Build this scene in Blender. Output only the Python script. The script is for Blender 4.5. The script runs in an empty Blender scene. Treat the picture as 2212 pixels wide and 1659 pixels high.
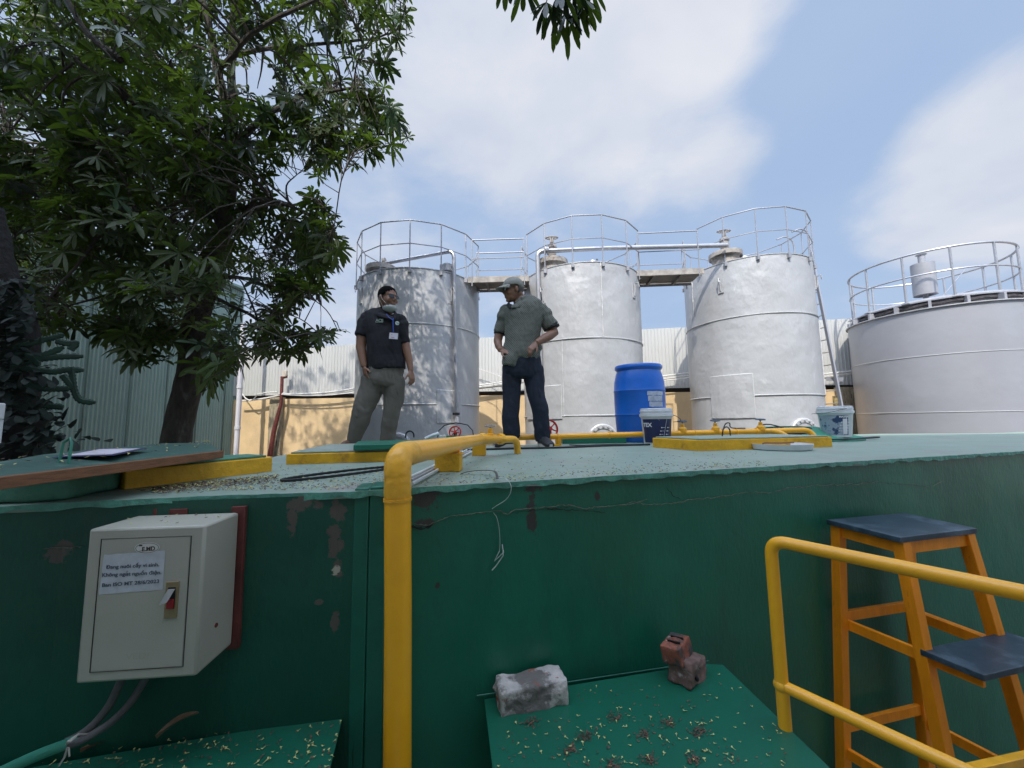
import bpy, bmesh, math, random
from mathutils import Vector, Matrix, noise
R = math.radians
rnd = random.Random(7)

# ------------------------------------------------------------ camera
scene = bpy.context.scene
C = scene.collection
VW, VH, FPX = 2212.0, 1659.0, 830.7          # the photograph measured at 2212 x 1659
CAM = Vector((0, 0, 0.26))                   # deck top of the platform is z = 0
PITCH, ROLL = R(5.5), R(0.7)
U0 = Vector((0, -math.sin(PITCH), math.cos(PITCH)))
X0 = Vector((1, 0, 0))
FW = Vector((0, math.cos(PITCH), math.sin(PITCH)))
RT = X0 * math.cos(ROLL) - U0 * math.sin(ROLL)
UP = U0 * math.cos(ROLL) + X0 * math.sin(ROLL)
cd = bpy.data.cameras.new('camera')
cam = bpy.data.objects.new('camera', cd); C.objects.link(cam)
cam.matrix_world = Matrix(((RT.x, UP.x, -FW.x, CAM.x), (RT.y, UP.y, -FW.y, CAM.y), (RT.z, UP.z, -FW.z, CAM.z), (0, 0, 0, 1)))
cd.sensor_width = 36; cd.lens = 36 * FPX / VW
cd.clip_start = 0.05; cd.clip_end = 3000
scene.camera = cam

def ray(px, py):
    return (FW * FPX + RT * (px - VW / 2) - UP * (py - VH / 2)).normalized()
def G(px, py, z=0.0):                        # photo point -> point on the level z
    d = ray(px, py); return CAM + d * ((z - CAM.z) / d.z)
def D(px, py, Y):                            # photo point -> point at depth Y
    d = ray(px, py); return CAM + d * (Y / d.y)
def proj(p):
    v = Vector(p) - CAM; w = v.dot(FW)
    if w < 0.05: return (-9999, -9999)
    return (VW / 2 + v.dot(RT) / w * FPX, VH / 2 - v.dot(UP) / w * FPX)

# ------------------------------------------------------------ light
SUNV = Vector((-0.20, -0.80, 1.0)).normalized()      # towards the sun
sun_el = math.asin(SUNV.z); sun_az = math.atan2(SUNV.x, SUNV.y)
sl = bpy.data.lights.new('sun', 'SUN'); sl.energy = 2.0; sl.angle = R(0.53); sl.color = (1.0, 0.95, 0.86)
so = bpy.data.objects.new('sun', sl); C.objects.link(so)
so.rotation_euler = SUNV.to_track_quat('Z', 'Y').to_euler(); so.location = (0, 0, 20)

w = bpy.data.worlds.new("World"); scene.world = w; w.use_nodes = True
nt = w.node_tree; nt.nodes.clear()
def N(t, **k):
    n = nt.nodes.new(t)
    for a, b in k.items(): setattr(n, a, b)
    return n
L = lambda a, b: nt.links.new(a, b)
out = N('ShaderNodeOutputWorld'); bg = N('ShaderNodeBackground'); bg.inputs[1].default_value = 0.1
L(bg.outputs[0], out.inputs[0])
sky = N('ShaderNodeTexSky', sky_type='NISHITA'); sky.sun_disc = False
sky.sun_elevation = sun_el; sky.sun_rotation = sun_az; sky.air_density = 1.4; sky.dust_density = 3.5; sky.ozone_density = 1.6
tc = N('ShaderNodeTexCoord')
def vmath(op, a, b=None, scale=None):
    n = N('ShaderNodeVectorMath', operation=op)
    for i, v in enumerate((a, b)):
        if v is None: continue
        if hasattr(v, 'node'): L(v, n.inputs[i])
        else: n.inputs[i].default_value = v
    if scale is not None: n.inputs['Scale'].default_value = scale
    return n
def fm(op, a, b=None, c=None, clamp=False):
    n = N('ShaderNodeMath', operation=op); n.use_clamp = clamp
    for i, v in enumerate((a, b, c)):
        if v is None: continue
        if hasattr(v, 'node'): L(v, n.inputs[i])
        else: n.inputs[i].default_value = v
    return n.outputs[0]
dirn = tc.outputs['Generated']
sep = N('ShaderNodeSeparateXYZ'); L(dirn, sep.inputs[0])
den = fm('ADD', fm('MAXIMUM', sep.outputs[2], 0.0), 0.35)
cmb = N('ShaderNodeCombineXYZ')
L(fm('DIVIDE', sep.outputs[0], den), cmb.inputs[0]); L(fm('DIVIDE', sep.outputs[1], den), cmb.inputs[1]); L(fm('MULTIPLY', sep.outputs[2], 1.2), cmb.inputs[2])
def wnoise(scale, detail, rough, off):
    m = vmath('ADD', cmb.outputs[0], off)
    n = N('ShaderNodeTexNoise'); n.inputs['Scale'].default_value = scale; n.inputs['Detail'].default_value = detail
    n.inputs['Roughness'].default_value = rough; n.inputs['Distortion'].default_value = 0.25
    L(m.outputs[0], n.inputs['Vector']); return n.outputs[0]
acc = fm('ADD', fm('MULTIPLY', fm('SUBTRACT', wnoise(1.5, 9, 0.55, (3.1, 1.7, 0)), 0.5), 2.4), 0.10)
acc = fm('ADD', acc, fm('MULTIPLY', fm('SUBTRACT', wnoise(5.0, 9, 0.62, (7.3, 2.2, 1)), 0.5), 1.5))
# banks of cloud and gaps of blue, as directions in the sky: (px, py, radius deg, amount)
for (px, py, rad, amt) in [(1250, 190, 17, .75), (1480, 90, 14, .2), (800, 300, 14, .35), (1080, 150, 9, .25), (2100, 360, 8, 1.5), (2200, 260, 7, .5),
                           (1600, 405, 6, .7), (1330, 430, 6, .25), (620, 720, 12, .3), (1990, 430, 6, .5), (1800, 130, 12, .15),
                           (960, 400, 5, -.5), (1420, 500, 8, -.35), (1780, 440, 7, -.45), (1750, 260, 9, -.4), (2150, 80, 11, -.3),
                           (1000, 40, 6, -.2), (1220, 490, 7, -.35), (1900, 560, 6, -.4), (2100, 40, 13, -.7), (1880, 180, 9, -.35), (1500, 560, 8, -.3)]:
    d = ray(px, py)
    dp = vmath('DOT_PRODUCT', dirn, tuple(d)).outputs['Value']
    mr = N('ShaderNodeMapRange', interpolation_type='SMOOTHSTEP')
    L(dp, mr.inputs[0]); mr.inputs[1].default_value = math.cos(R(rad * 1.5)); mr.inputs[2].default_value = math.cos(R(rad * 0.3))
    mr.inputs[3].default_value = 0; mr.inputs[4].default_value = amt
    acc = fm('ADD', acc, mr.outputs[0])
cl = N('ShaderNodeMapRange', interpolation_type='SMOOTHSTEP'); L(acc, cl.inputs[0]); cl.inputs[1].default_value = -0.22; cl.inputs[2].default_value = 1.15
cl.inputs[3].default_value = 0.16; cl.inputs[4].default_value = 0.95
cramp = N('ShaderNodeValToRGB'); L(wnoise(2.2, 5, 0.5, (1, 9, 4)), cramp.inputs[0])
cramp.color_ramp.elements[0].position = 0.3; cramp.color_ramp.elements[0].color = (.66, .75, .93, 1)
cramp.color_ramp.elements[1].position = 0.65; cramp.color_ramp.elements[1].color = (.97, .99, 1.06, 1)
csc = vmath('SCALE', cramp.outputs[0], scale=3.75)
skm = vmath('MULTIPLY', sky.outputs[0], (1.0, 1.0, 1.0))
skb = N('ShaderNodeMix', data_type='RGBA'); L(skm.outputs[0], skb.inputs['A']); skb.inputs['B'].default_value = (1.55, 2.22, 3.4, 1); skb.inputs['Factor'].default_value = 0.88
mx = N('ShaderNodeMix', data_type='RGBA'); L(cl.outputs[0], mx.inputs['Factor']); L(skb.outputs['Result'], mx.inputs['A']); L(csc.outputs[0], mx.inputs['B'])
# aureole added round the sun direction as fill light for the shaded foreground
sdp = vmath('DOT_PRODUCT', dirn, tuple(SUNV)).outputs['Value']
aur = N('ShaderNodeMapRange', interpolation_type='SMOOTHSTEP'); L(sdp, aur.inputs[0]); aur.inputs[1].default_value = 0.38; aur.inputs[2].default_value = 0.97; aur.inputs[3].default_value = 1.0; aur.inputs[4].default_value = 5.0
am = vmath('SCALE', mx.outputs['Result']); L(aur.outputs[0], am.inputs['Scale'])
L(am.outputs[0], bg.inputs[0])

scene.view_settings.view_transform = 'Standard'; scene.view_settings.look = 'None'
scene.view_settings.exposure = 1.15; scene.view_settings.gamma = 1; scene.view_settings.use_curve_mapping = False
scene.render.resolution_x = 1024; scene.render.resolution_y = 768
scene.render.engine = 'CYCLES'

# ------------------------------------------------------------ materials
MATS = {}
def mat(name, col, rough=0.6, metal=0.0, var=0.0, vscale=6.0, col2=None, bump=0.0, bscale=40.0, spec=0.5, stretch=None,
        spots=None, trans=0.0, coat=0.0, var2=None, bump2=None, dtl=5.0):
    """spots: list of (colour, [(centre, size)], noise scale) worn patches with a ragged edge; var2: (colour, scale, threshold, width)"""
    if name in MATS: return MATS[name]
    m = bpy.data.materials.new(name); m.use_nodes = True; t = m.node_tree; b = t.nodes['Principled BSDF']; o = t.nodes['Material Output']
    nn = t.nodes.new; ln = t.links.new
    b.inputs['Roughness'].default_value = rough; b.inputs['Metallic'].default_value = metal
    b.inputs['Specular IOR Level'].default_value = spec
    if coat: b.inputs['Coat Weight'].default_value = coat; b.inputs['Coat Roughness'].default_value = 0.25
    tcn = nn('ShaderNodeTexCoord'); vec = tcn.outputs['Object']
    if stretch:
        mp = nn('ShaderNodeMapping'); mp.inputs['Scale'].default_value = stretch; ln(vec, mp.inputs[0]); svec = mp.outputs[0]
    else: svec = vec
    def noi(v, s, d=5.0, r=0.6):
        n = nn('ShaderNodeTexNoise'); n.inputs['Scale'].default_value = s; n.inputs['Detail'].default_value = d; n.inputs['Roughness'].default_value = r
        ln(v, n.inputs['Vector']); return n.outputs[0]
    c4 = (*col, 1)
    cur = None
    if var or col2:
        r = nn('ShaderNodeValToRGB'); ln(noi(svec, vscale, dtl), r.inputs[0])
        c2 = col2 or tuple(min(1, c * (1 + var)) for c in col)
        c1 = col if col2 else tuple(c * (1 - var) for c in col)
        r.color_ramp.elements[0].position = .32; r.color_ramp.elements[0].color = (*c1, 1)
        r.color_ramp.elements[1].position = .68; r.color_ramp.elements[1].color = (*c2, 1)
        cur = r.outputs[0]
    def mixin(cur, fac, colb):
        x = nn('ShaderNodeMix'); x.data_type = 'RGBA'; ln(fac, x.inputs['Factor'])
        if cur is None: x.inputs['A'].default_value = c4
        else: ln(cur, x.inputs['A'])
        x.inputs['B'].default_value = (*colb, 1); return x.outputs['Result']
    if var2:
        vl = var2 if isinstance(var2, list) else [var2]
        for (cc, sc, th, wd) in vl:
            mr = nn('ShaderNodeMapRange'); ln(noi(svec, sc, 8, .65), mr.inputs[0]); mr.inputs[1].default_value = th; mr.inputs[2].default_value = th + wd
            cur = mixin(cur, mr.outputs[0], cc)
    if spots:
        for (cc, cs, sc) in spots:
            tot = None
            nz = noi(vec, sc, 7, .7)
            for (ce, sz) in cs:
                s1 = nn('ShaderNodeVectorMath'); s1.operation = 'SUBTRACT'; ln(vec, s1.inputs[0]); s1.inputs[1].default_value = ce
                s2 = nn('ShaderNodeVectorMath'); s2.operation = 'DIVIDE'; ln(s1.outputs[0], s2.inputs[0]); s2.inputs[1].default_value = sz
                s3 = nn('ShaderNodeVectorMath'); s3.operation = 'LENGTH'; ln(s2.outputs[0], s3.inputs[0])
                s4 = nn('ShaderNodeMath'); s4.operation = 'SUBTRACT'; s4.inputs[0].default_value = 1.0; ln(s3.outputs['Value'], s4.inputs[1])
                if tot is None: tot = s4.outputs[0]
                else:
                    s5 = nn('ShaderNodeMath'); s5.operation = 'MAXIMUM'; ln(tot, s5.inputs[0]); ln(s4.outputs[0], s5.inputs[1]); tot = s5.outputs[0]
            a = nn('ShaderNodeMath'); a.operation = 'MULTIPLY_ADD'; ln(nz, a.inputs[0]); a.inputs[1].default_value = 3.0; ln(tot, a.inputs[2])
            mr = nn('ShaderNodeMapRange'); ln(a.outputs[0], mr.inputs[0]); mr.inputs[1].default_value = 1.75; mr.inputs[2].default_value = 1.95
            cur = mixin(cur, mr.outputs[0], cc)
    if cur is None: b.inputs['Base Color'].default_value = c4
    else: ln(cur, b.inputs['Base Color'])
    if bump:
        bp = nn('ShaderNodeBump'); bp.inputs['Strength'].default_value = 1.0; bp.inputs['Distance'].default_value = bump
        ln(noi(svec, bscale, 4, .55), bp.inputs['Height']); last = bp
        if bump2:
            b2 = nn('ShaderNodeBump'); b2.inputs['Strength'].default_value = 1.0; b2.inputs['Distance'].default_value = bump2[0]
            ln(noi(vec, bump2[1], 3, .5), b2.inputs['Height']); ln(bp.outputs[0], b2.inputs['Normal']); last = b2
        ln(last.outputs[0], b.inputs['Normal'])
    if trans:
        tr = nn('ShaderNodeBsdfTranslucent'); tr.inputs[0].default_value = (min(1, col[0] * 2.6), min(1, col[1] * 2.8), col[2] * 1.0, 1)
        ms = nn('ShaderNodeMixShader'); ms.inputs[0].default_value = trans
        ln(b.outputs[0], ms.inputs[1]); ln(tr.outputs[0], ms.inputs[2]); ln(ms.outputs[0], o.inputs['Surface'])
    MATS[name] = m; return m

# ------------------------------------------------------------ mesh helpers
class MB:
    def __init__(s): s.v = []; s.f = []; s.m = []; s.mi = 0
    def add(s, vs, fs):
        o = len(s.v); s.v += [tuple(v) for v in vs]; s.f += [tuple(i + o for i in f) for f in fs]; s.m += [s.mi] * len(fs); return s
    def box(s, c, size, M=None):
        x, y, z = (d / 2 for d in size); c = Vector(c)
        vs = [Vector((a * x, b * y, d * z)) for d in (-1, 1) for b in (-1, 1) for a in (-1, 1)]
        vs = [(M @ v if M else v) + c for v in vs]
        return s.add(vs, [(0, 2, 3, 1), (4, 5, 7, 6), (0, 1, 5, 4), (2, 6, 7, 3), (0, 4, 6, 2), (1, 3, 7, 5)])
    def beam(s, a, b, w, h, up=(0, 0, 1)):
        a = Vector(a); b = Vector(b); t = (b - a).normalized(); u = t.cross(Vector(up))
        if u.length < 1e-4: u = t.cross(Vector((0, 1, 0)))
        u.normalize(); v = u.cross(t)
        vs = [p + u * (i * w / 2) + v * (j * h / 2) for p in (a, b) for j in (-1, 1) for i in (-1, 1)]
        return s.add(vs, [(0, 2, 3, 1), (4, 5, 7, 6), (0, 1, 5, 4), (2, 6, 7, 3), (0, 4, 6, 2), (1, 3, 7, 5)])
    def tube(s, pts, rad, n=8, cap=True, ref=None, closed=False):
        pts = [Vector(p) for p in pts]; m = len(pts)
        if not isinstance(rad, (list, tuple)) or (isinstance(rad, tuple) and len(rad) == 2): rad = [rad] * m
        base = len(s.v); pu = None
        for i, p in enumerate(pts):
            if closed: t = (pts[(i + 1) % m] - pts[i - 1])
            else: t = (pts[min(i + 1, m - 1)] - pts[max(i - 1, 0)])
            if t.length < 1e-9: t = Vector((0, 0, 1))
            t.normalize()
            if ref is not None: rr = Vector(ref)
            elif pu is not None: rr = pu
            else: rr = Vector((0, 0, 1)) if abs(t.z) < .9 else Vector((1, 0, 0))
            u = rr - t * rr.dot(t)
            if u.length < 1e-5: u = t.orthogonal()
            u.normalize(); v = t.cross(u); pu = u
            a, b = rad[i] if isinstance(rad[i], (tuple, list)) else (rad[i], rad[i])
            for k in range(n):
                an = 2 * math.pi * k / n
                s.v.append(tuple(p + u * (a * math.cos(an)) + v * (b * math.sin(an))))
        rng = m if closed else m - 1
        for i in range(rng):
            for k in range(n):
                i2 = (i + 1) % m
                s.f.append((base + i * n + k, base + i * n + (k + 1) % n, base + i2 * n + (k + 1) % n, base + i2 * n + k)); s.m.append(s.mi)
        if cap and not closed:
            s.f.append(tuple(base + k for k in range(n))[::-1]); s.f.append(tuple(base + (m - 1) * n + k for k in range(n))); s.m += [s.mi] * 2
        return s
    def lathe(s, prof, n=32, c=(0, 0, 0), M=None, cap=True):
        base = len(s.v); c = Vector(c)
        for (r, z) in prof:
            for k in range(n):
                a = 2 * math.pi * k / n; p = Vector((r * math.cos(a), r * math.sin(a), z))
                s.v.append(tuple((M @ p if M else p) + c))
        for i in range(len(prof) - 1):
            for k in range(n):
                s.f.append((base + i * n + k, base + i * n + (k + 1) % n, base + (i + 1) * n + (k + 1) % n, base + (i + 1) * n + k)); s.m.append(s.mi)
        if cap:
            s.f.append(tuple(base + k for k in range(n))[::-1]); s.f.append(tuple(base + (len(prof) - 1) * n + k for k in range(n))); s.m += [s.mi] * 2
        return s
    def ell(s, c, r, M=None, n=16, m=10):
        prof = [(math.sin(math.pi * i / m), -math.cos(math.pi * i / m)) for i in range(m + 1)]
        prof[0] = (1e-3, -1); prof[-1] = (1e-3, 1)
        c = Vector(c); base = len(s.v)
        for (rr, z) in prof:
            for k in range(n):
                a = 2 * math.pi * k / n; p = Vector((rr * math.cos(a) * r[0], rr * math.sin(a) * r[1], z * r[2]))
                s.v.append(tuple((M @ p if M else p) + c))
        for i in range(m):
            for k in range(n):
                s.f.append((base + i * n + k, base + i * n + (k + 1) % n, base + (i + 1) * n + (k + 1) % n, base + (i + 1) * n + k)); s.m.append(s.mi)
        s.f.append(tuple(base + k for k in range(n))[::-1]); s.f.append(tuple(base + m * n + k for k in range(n))); s.m += [s.mi] * 2
        return s
    def prism(s, poly, z0, z1):
        n = len(poly)
        vs = [(p[0], p[1], z0) for p in poly] + [(p[0], p[1], z1) for p in poly]
        return s.add(vs, [tuple(range(n))[::-1], tuple(range(n, 2 * n))] + [(i, (i + 1) % n, n + (i + 1) % n, n + i) for i in range(n)])
    def mesh(s, name, smooth=30, recalc=True):
        me = bpy.data.meshes.new(name); me.from_pydata(s.v, [], s.f); me.update()
        me.polygons.foreach_set('material_index', s.m)
        if recalc:
            bm = bmesh.new(); bm.from_mesh(me); bmesh.ops.recalc_face_normals(bm, faces=bm.faces); bm.to_mesh(me); bm.free()
        if smooth:
            me.polygons.foreach_set('use_smooth', [True] * len(me.polygons))
            try: me.set_sharp_from_angle(angle=R(smooth))
            except Exception: pass
        return me

def link(name, me, mats, parent=None, bevel=0, **kw):
    o = bpy.data.objects.new(name, me); C.objects.link(o)
    for mm in (mats if isinstance(mats, (list, tuple)) else [mats]): me.materials.append(mm)
    if parent:
        o.parent = parent
        if parent.type == 'EMPTY' and not kw.get('local'):
            o.matrix_parent_inverse = (Matrix.Translation(parent.location) @ parent.rotation_euler.to_matrix().to_4x4()).inverted()
    if bevel:
        b = o.modifiers.new('bevel', 'BEVEL'); b.width = bevel; b.segments = 2; b.limit_method = 'ANGLE'
    return o
def part(name, mb, m, parent, smooth=30, bevel=0, label=None, **kw):
    o = link(name, mb.mesh(name, smooth) if isinstance(mb, MB) else mb, m, parent, bevel, **kw)
    if label: o['label'] = label
    return o
def thing(name, label, cat, loc=(0, 0, 0), rotz=0, group=None):
    o = bpy.data.objects.new(name, None); C.objects.link(o); o.empty_display_size = .1
    o.location = loc; o.rotation_euler = (0, 0, rotz); o['label'] = label; o['category'] = cat
    if group: o['group'] = group
    return o
def tag(o, label, cat, group=None, kind=None):
    if label: o['label'] = label
    if cat: o['category'] = cat
    if group: o['group'] = group
    if kind: o['kind'] = kind
    return o
def single(name, mb, m, label, cat, group=None, kind=None, smooth=30, bevel=0):
    return tag(link(name, mb.mesh(name, smooth) if isinstance(mb, MB) else mb, m, None, bevel), label, cat, group, kind)
def dup(root, loc, rotz=None, label=None):
    def cp(o, par):
        c = o.copy(); C.objects.link(c)
        if par: c.parent = par
        for ch in list(o.children): cp(ch, c)
        return c
    r = cp(root, None); r.location = loc
    if rotz is not None: r.rotation_euler = (0, 0, rotz)
    if label: r['label'] = label
    return r
def evalmesh(o):
    dg = bpy.context.evaluated_depsgraph_get(); dg.update()
    me = bpy.data.meshes.new_from_object(o.evaluated_get(dg)); return me
def remesh(mb, vox, smooth_it=2, disp=None):
    me = mb.mesh('tmp', 0); o = bpy.data.objects.new('tmp', me); C.objects.link(o)
    r = o.modifiers.new('r', 'REMESH'); r.mode = 'VOXEL'; r.voxel_size = vox; r.use_smooth_shade = True
    if smooth_it:
        sm = o.modifiers.new('s', 'SMOOTH'); sm.factor = .5; sm.iterations = smooth_it
    bpy.context.view_layer.update()
    m2 = evalmesh(o); bpy.data.objects.remove(o); bpy.data.meshes.remove(me)
    if disp:
        for v in m2.vertices: v.co += v.normal * disp(v.co)
    return m2
def text(name, s, size, m, parent, M, ext=0.0006, align='LEFT', local=True, bold=0.0, sx=1.0):
    cu = bpy.data.curves.new(name, 'FONT'); cu.body = s; cu.size = size; cu.extrude = ext; cu.align_x = align; cu.offset = bold
    o = bpy.data.objects.new('tmp', cu); C.objects.link(o); bpy.context.view_layer.update()
    me = evalmesh(o); bpy.data.objects.remove(o); me.transform(Matrix.Diagonal((sx, 1, 1, 1))); me.transform(M); me.name = name
    me.materials.clear()
    return link(name, me, m, parent, local=local)
def arc(c, r, a0, a1, n, axis='xz'):
    c = Vector(c); pts = []
    for i in range(n + 1):
        a = R(a0 + (a1 - a0) * i / n); x, y = r * math.cos(a), r * math.sin(a)
        pts.append(c + (Vector((x, 0, y)) if axis == 'xz' else Vector((x, y, 0)) if axis == 'xy' else Vector((0, x, y))))
    return pts
def bend(pts, rad, n=6):                       # a path with rounded corners
    pts = [Vector(p) for p in pts]; o = [pts[0]]
    for i in range(1, len(pts) - 1):
        a, b, c = pts[i - 1], pts[i], pts[i + 1]
        d1 = (a - b); d2 = (c - b); r = min(rad, d1.length * .49, d2.length * .49)
        p0 = b + d1.normalized() * r; p2 = b + d2.normalized() * r
        for k in range(n + 1):
            t = k / n; o.append(p0 * (1 - t) ** 2 + b * 2 * t * (1 - t) + p2 * t * t)
    o.append(pts[-1]); return o
def spline(pts, n=6):
    pts = [Vector(p) for p in pts]; P = [pts[0] * 2 - pts[1]] + pts + [pts[-1] * 2 - pts[-2]]; o = []
    for i in range(1, len(P) - 2):
        for k in range(n):
            t = k / n; a, b, c, d = P[i - 1], P[i], P[i + 1], P[i + 2]
            o.append(0.5 * ((2 * b) + (c - a) * t + (2 * a - 5 * b + 4 * c - d) * t * t + (3 * b - a - 3 * c + d) * t ** 3))
    o.append(pts[-1]); return o
# ============================================================ SETTING
GZ = -2.3
HB1, HB2 = 12.0, 15.0
m_ground = mat('ground_soil', (.16, .14, .11), .95, var=.3, vscale=1.5, bump=.03, bscale=9)
g = MB(); n = 40
for i in range(n + 1):
    for j in range(n + 1):
        u, v = (i / n * 2 - 1), (j / n * 2 - 1)
        g.v.append((math.copysign(abs(u) ** 3, u) * 900, math.copysign(abs(v) ** 3, v) * 900, GZ))
for i in range(n):
    for j in range(n):
        a = i * (n + 1) + j; g.f.append((a, a + n + 1, a + n + 2, a + 1)); g.m.append(0)
tag(link('ground', g.mesh('ground', 0), m_ground), None, None, kind='structure')

# ---- the concrete platform with its green walls
WP = [G(-330, 1120), G(0, 1094), G(149, 1085), G(496, 1069.5), G(764, 1062), G(830, 1058), G(886, 1054), G(2212, 974.5)]
e = (WP[7] - WP[6]).normalized(); WP.append(WP[7] + e * 5); WP[0] = WP[1] - (WP[2] - WP[1]).normalized() * 3
wdir = Vector((e.x, e.y, 0)); wnor = Vector((e.y, -e.x, 0))          # right wall: along, outward (towards the camera)
if wnor.y > 0: wnor = -wnor
ldir = (WP[3] - WP[2]).normalized(); lnor = Vector((ldir.y, -ldir.x, 0)); lnor = lnor if lnor.y < 0 else -lnor
def wallpt(px, py, off=0.003, left=False):
    n_, p0 = (lnor, WP[3]) if left else (wnor, WP[6])
    d = ray(px, py); p0 = p0 - n_ * INSET + n_ * off
    return CAM + d * ((p0 - CAM).dot(n_) / d.dot(n_))
INSET = 0.016
G_ = lambda c: tuple(c)
def P3(px, py, left=False): return tuple(wallpt(px, py, 0, left))
peelR = [((.045, .04, .033), [(P3(1150, 1055), (.05, .3, .03)), (P3(1150, 1110), (.03, .3, .14)), (P3(910, 1075), (.09, .3, .09)), (P3(1290, 1072), (.02, .2, .03)), (P3(920, 1130), (.07, .2, .03)), (P3(945, 1265), (.015, .2, .02))], 14.0)]
peelL = [((.10, .085, .068), [(P3(735, 1160, True), (.035, .3, .10)), (P3(738, 1100, True), (.045, .3, .06)), (P3(665, 1085, True), (.055, .3, .045)), (P3(645, 1120, True), (.02, .3, .07)), (P3(700, 1290, True), (.02, .2, .012)),
                              (P3(740, 1215, True), (.03, .3, .06)), (P3(640, 1133, True), (.02, .2, .02)), (P3(700, 1085, True), (.03, .2, .03)), (P3(130, 1190, True), (.05, .3, .05)), (P3(735, 1330, True), (.02, .2, .05))], 16.0),
         ((.42, .38, .30), [(P3(738, 1222, True), (.022, .2, .024))], 30.0)]
m_wallR = mat('green_paint_wall', (.007, .125, .070), .42, var=.2, vscale=2.2, bump=.002, bscale=70, bump2=(.008, 4), spots=peelR, coat=.15, stretch=(1, 1, .4),
              var2=[((.016, .085, .055), 3.5, .55, .25), ((.06, .19, .14), 11, .72, .05), ((.10, .22, .17), 40, .76, .03)])
m_wallL = mat('green_paint_wall_shaded', (.003, .068, .039), .45, var=.2, vscale=2.5, bump=.0025, bscale=70, bump2=(.009, 5), spots=peelL, coat=.1, stretch=(1, 1, .4),
              var2=[((.010, .055, .036), 4, .56, .25)])  # same green as the right wall, tree shade put in as darker colour
m_deck = mat('deck_paint', (.205, .28, .22), .5, var=.12, vscale=3, col2=(.27, .335, .28), bump=.006, bscale=18, stretch=(1, 1, 1),
             var2=[((.27, .25, .225), 2.3, .55, .12), ((.20, .35, .27), 5.5, .60, .1), ((.40, .46, .42), 30, .64, .05)], spec=.35)
m_lip = mat('deck_lip_paint', (.10, .30, .22), .5, var=.3, vscale=14, bump=.01, bscale=30)
plat = thing('concrete_platform', 'long green painted concrete platform with a worn top and cracked front walls', 'platform', (0, 3, GZ))
def wall_sheet(a, b, m, ztop, zbot, name, lab=None, seed=0):
    mb = MB(); nx = max(4, int((b - a).length / .05)); nz = 40; nr = Vector(((b - a).y, -(b - a).x, 0)).normalized()
    if nr.y > 0: nr = -nr
    for j in range(nz + 1):
        for i in range(nx + 1):
            p = a.lerp(b, i / nx); z = ztop + (zbot - ztop) * j / nz
            d = noise.noise(Vector((p.x * 1.3 + seed, p.y, z * 1.5))) * .008 + noise.noise(Vector((p.x * 5 + seed, p.y * 5, z * 5))) * .003
            q = p + nr * (d - INSET); mb.v.append((q.x, q.y, z))
    for j in range(nz):
        for i in range(nx):
            k = j * (nx + 1) + i; mb.f.append((k, k + 1, k + nx + 2, k + nx + 1)); mb.m.append(0)
    o0 = len(mb.v)
    if seed != 5:
     for (p, z) in ((a, ztop), (b, ztop), (b, zbot), (a, zbot)): q = p - nr * .16; mb.v.append((q.x, q.y, z))
    if seed != 5: mb.f += [(0, o0, o0 + 1, nx), (o0, o0 + 3, o0 + 2, o0 + 1)]; mb.m += [0, 0]
    return part(name, mb, m, plat, 60)
wall_sheet(WP[6] - wdir * .17, WP[8], m_wallR, -.012, GZ, 'front_wall')
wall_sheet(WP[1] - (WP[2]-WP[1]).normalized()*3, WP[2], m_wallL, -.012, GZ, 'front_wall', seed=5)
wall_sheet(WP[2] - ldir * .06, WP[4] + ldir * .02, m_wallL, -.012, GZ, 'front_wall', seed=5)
# deck slab with a chipped edge
edge = []
for i in range(len(WP) - 1):
    a, b = WP[i], WP[i + 1]; k = max(2, int((b - a).length / .02)); nr = Vector(((b - a).y, -(b - a).x, 0)).normalized()
    for j in range(k):
        p = a.lerp(b, j / k); t = noise.noise(p * 9) * .004 + noise.noise(p * 31) * .003 + noise.noise(p * 70) * .002 + .004 * max(0, min(1, (noise.noise(p * 6.5) - .25) * 12))
        edge.append(p - nr * t if nr.y > 0 else p + nr * (-t))
edge.append(WP[-1])
BACK = [(9.5, 6.6), (6.9, 5.6), (5.6, 5.9), (3.9, 5.5), (1.7, 5.0), (0.9, 4.55), (0.0, 4.2), (-2.05, 4.15), (-1.9, 3.1), (-1.75, 2.7), (-2.3, 2.6), (-4.5, 2.2)]
poly = [(p.x, p.y) for p in edge] + BACK
db = MB(); nE = len(edge)
db.v = [(x, y, 0 + (noise.noise(Vector((x * 20, y * 20, 0))) * .002)) for x, y in poly] + [(x, y, -.022 + noise.noise(Vector((x * 16, y * 16, 3))) * .014) for x, y in poly]
nP = len(poly)
db.f = [tuple(range(nP))]; db.m = [0]
for i in range(nP):
    j = (i + 1) % nP; db.f.append((i, nP + i, nP + j, j)); db.m.append(1 if i < nE else 0)
db.f.append(tuple(range(nP, 2 * nP))[::-1]); db.m.append(0)
me = db.mesh('deck', 0)
bm = bmesh.new(); bm.from_mesh(me); bmesh.ops.triangulate(bm, faces=[f for f in bm.faces if len(f.verts) > 4]); bm.to_mesh(me); bm.free()
link('deck', me, [m_deck, m_lip], plat)
# back and end walls of the platform
bk = MB(); B = [Vector((x, y, 0)) for x, y in BACK]
for a, b in zip(B[:-1], B[1:]):
    bk.add([(a.x, a.y, -.032), (b.x, b.y, -.032), (b.x, b.y, GZ), (a.x, a.y, GZ)], [(0, 1, 2, 3)])
part('rear_wall', bk, m_wallR, plat)
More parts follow.
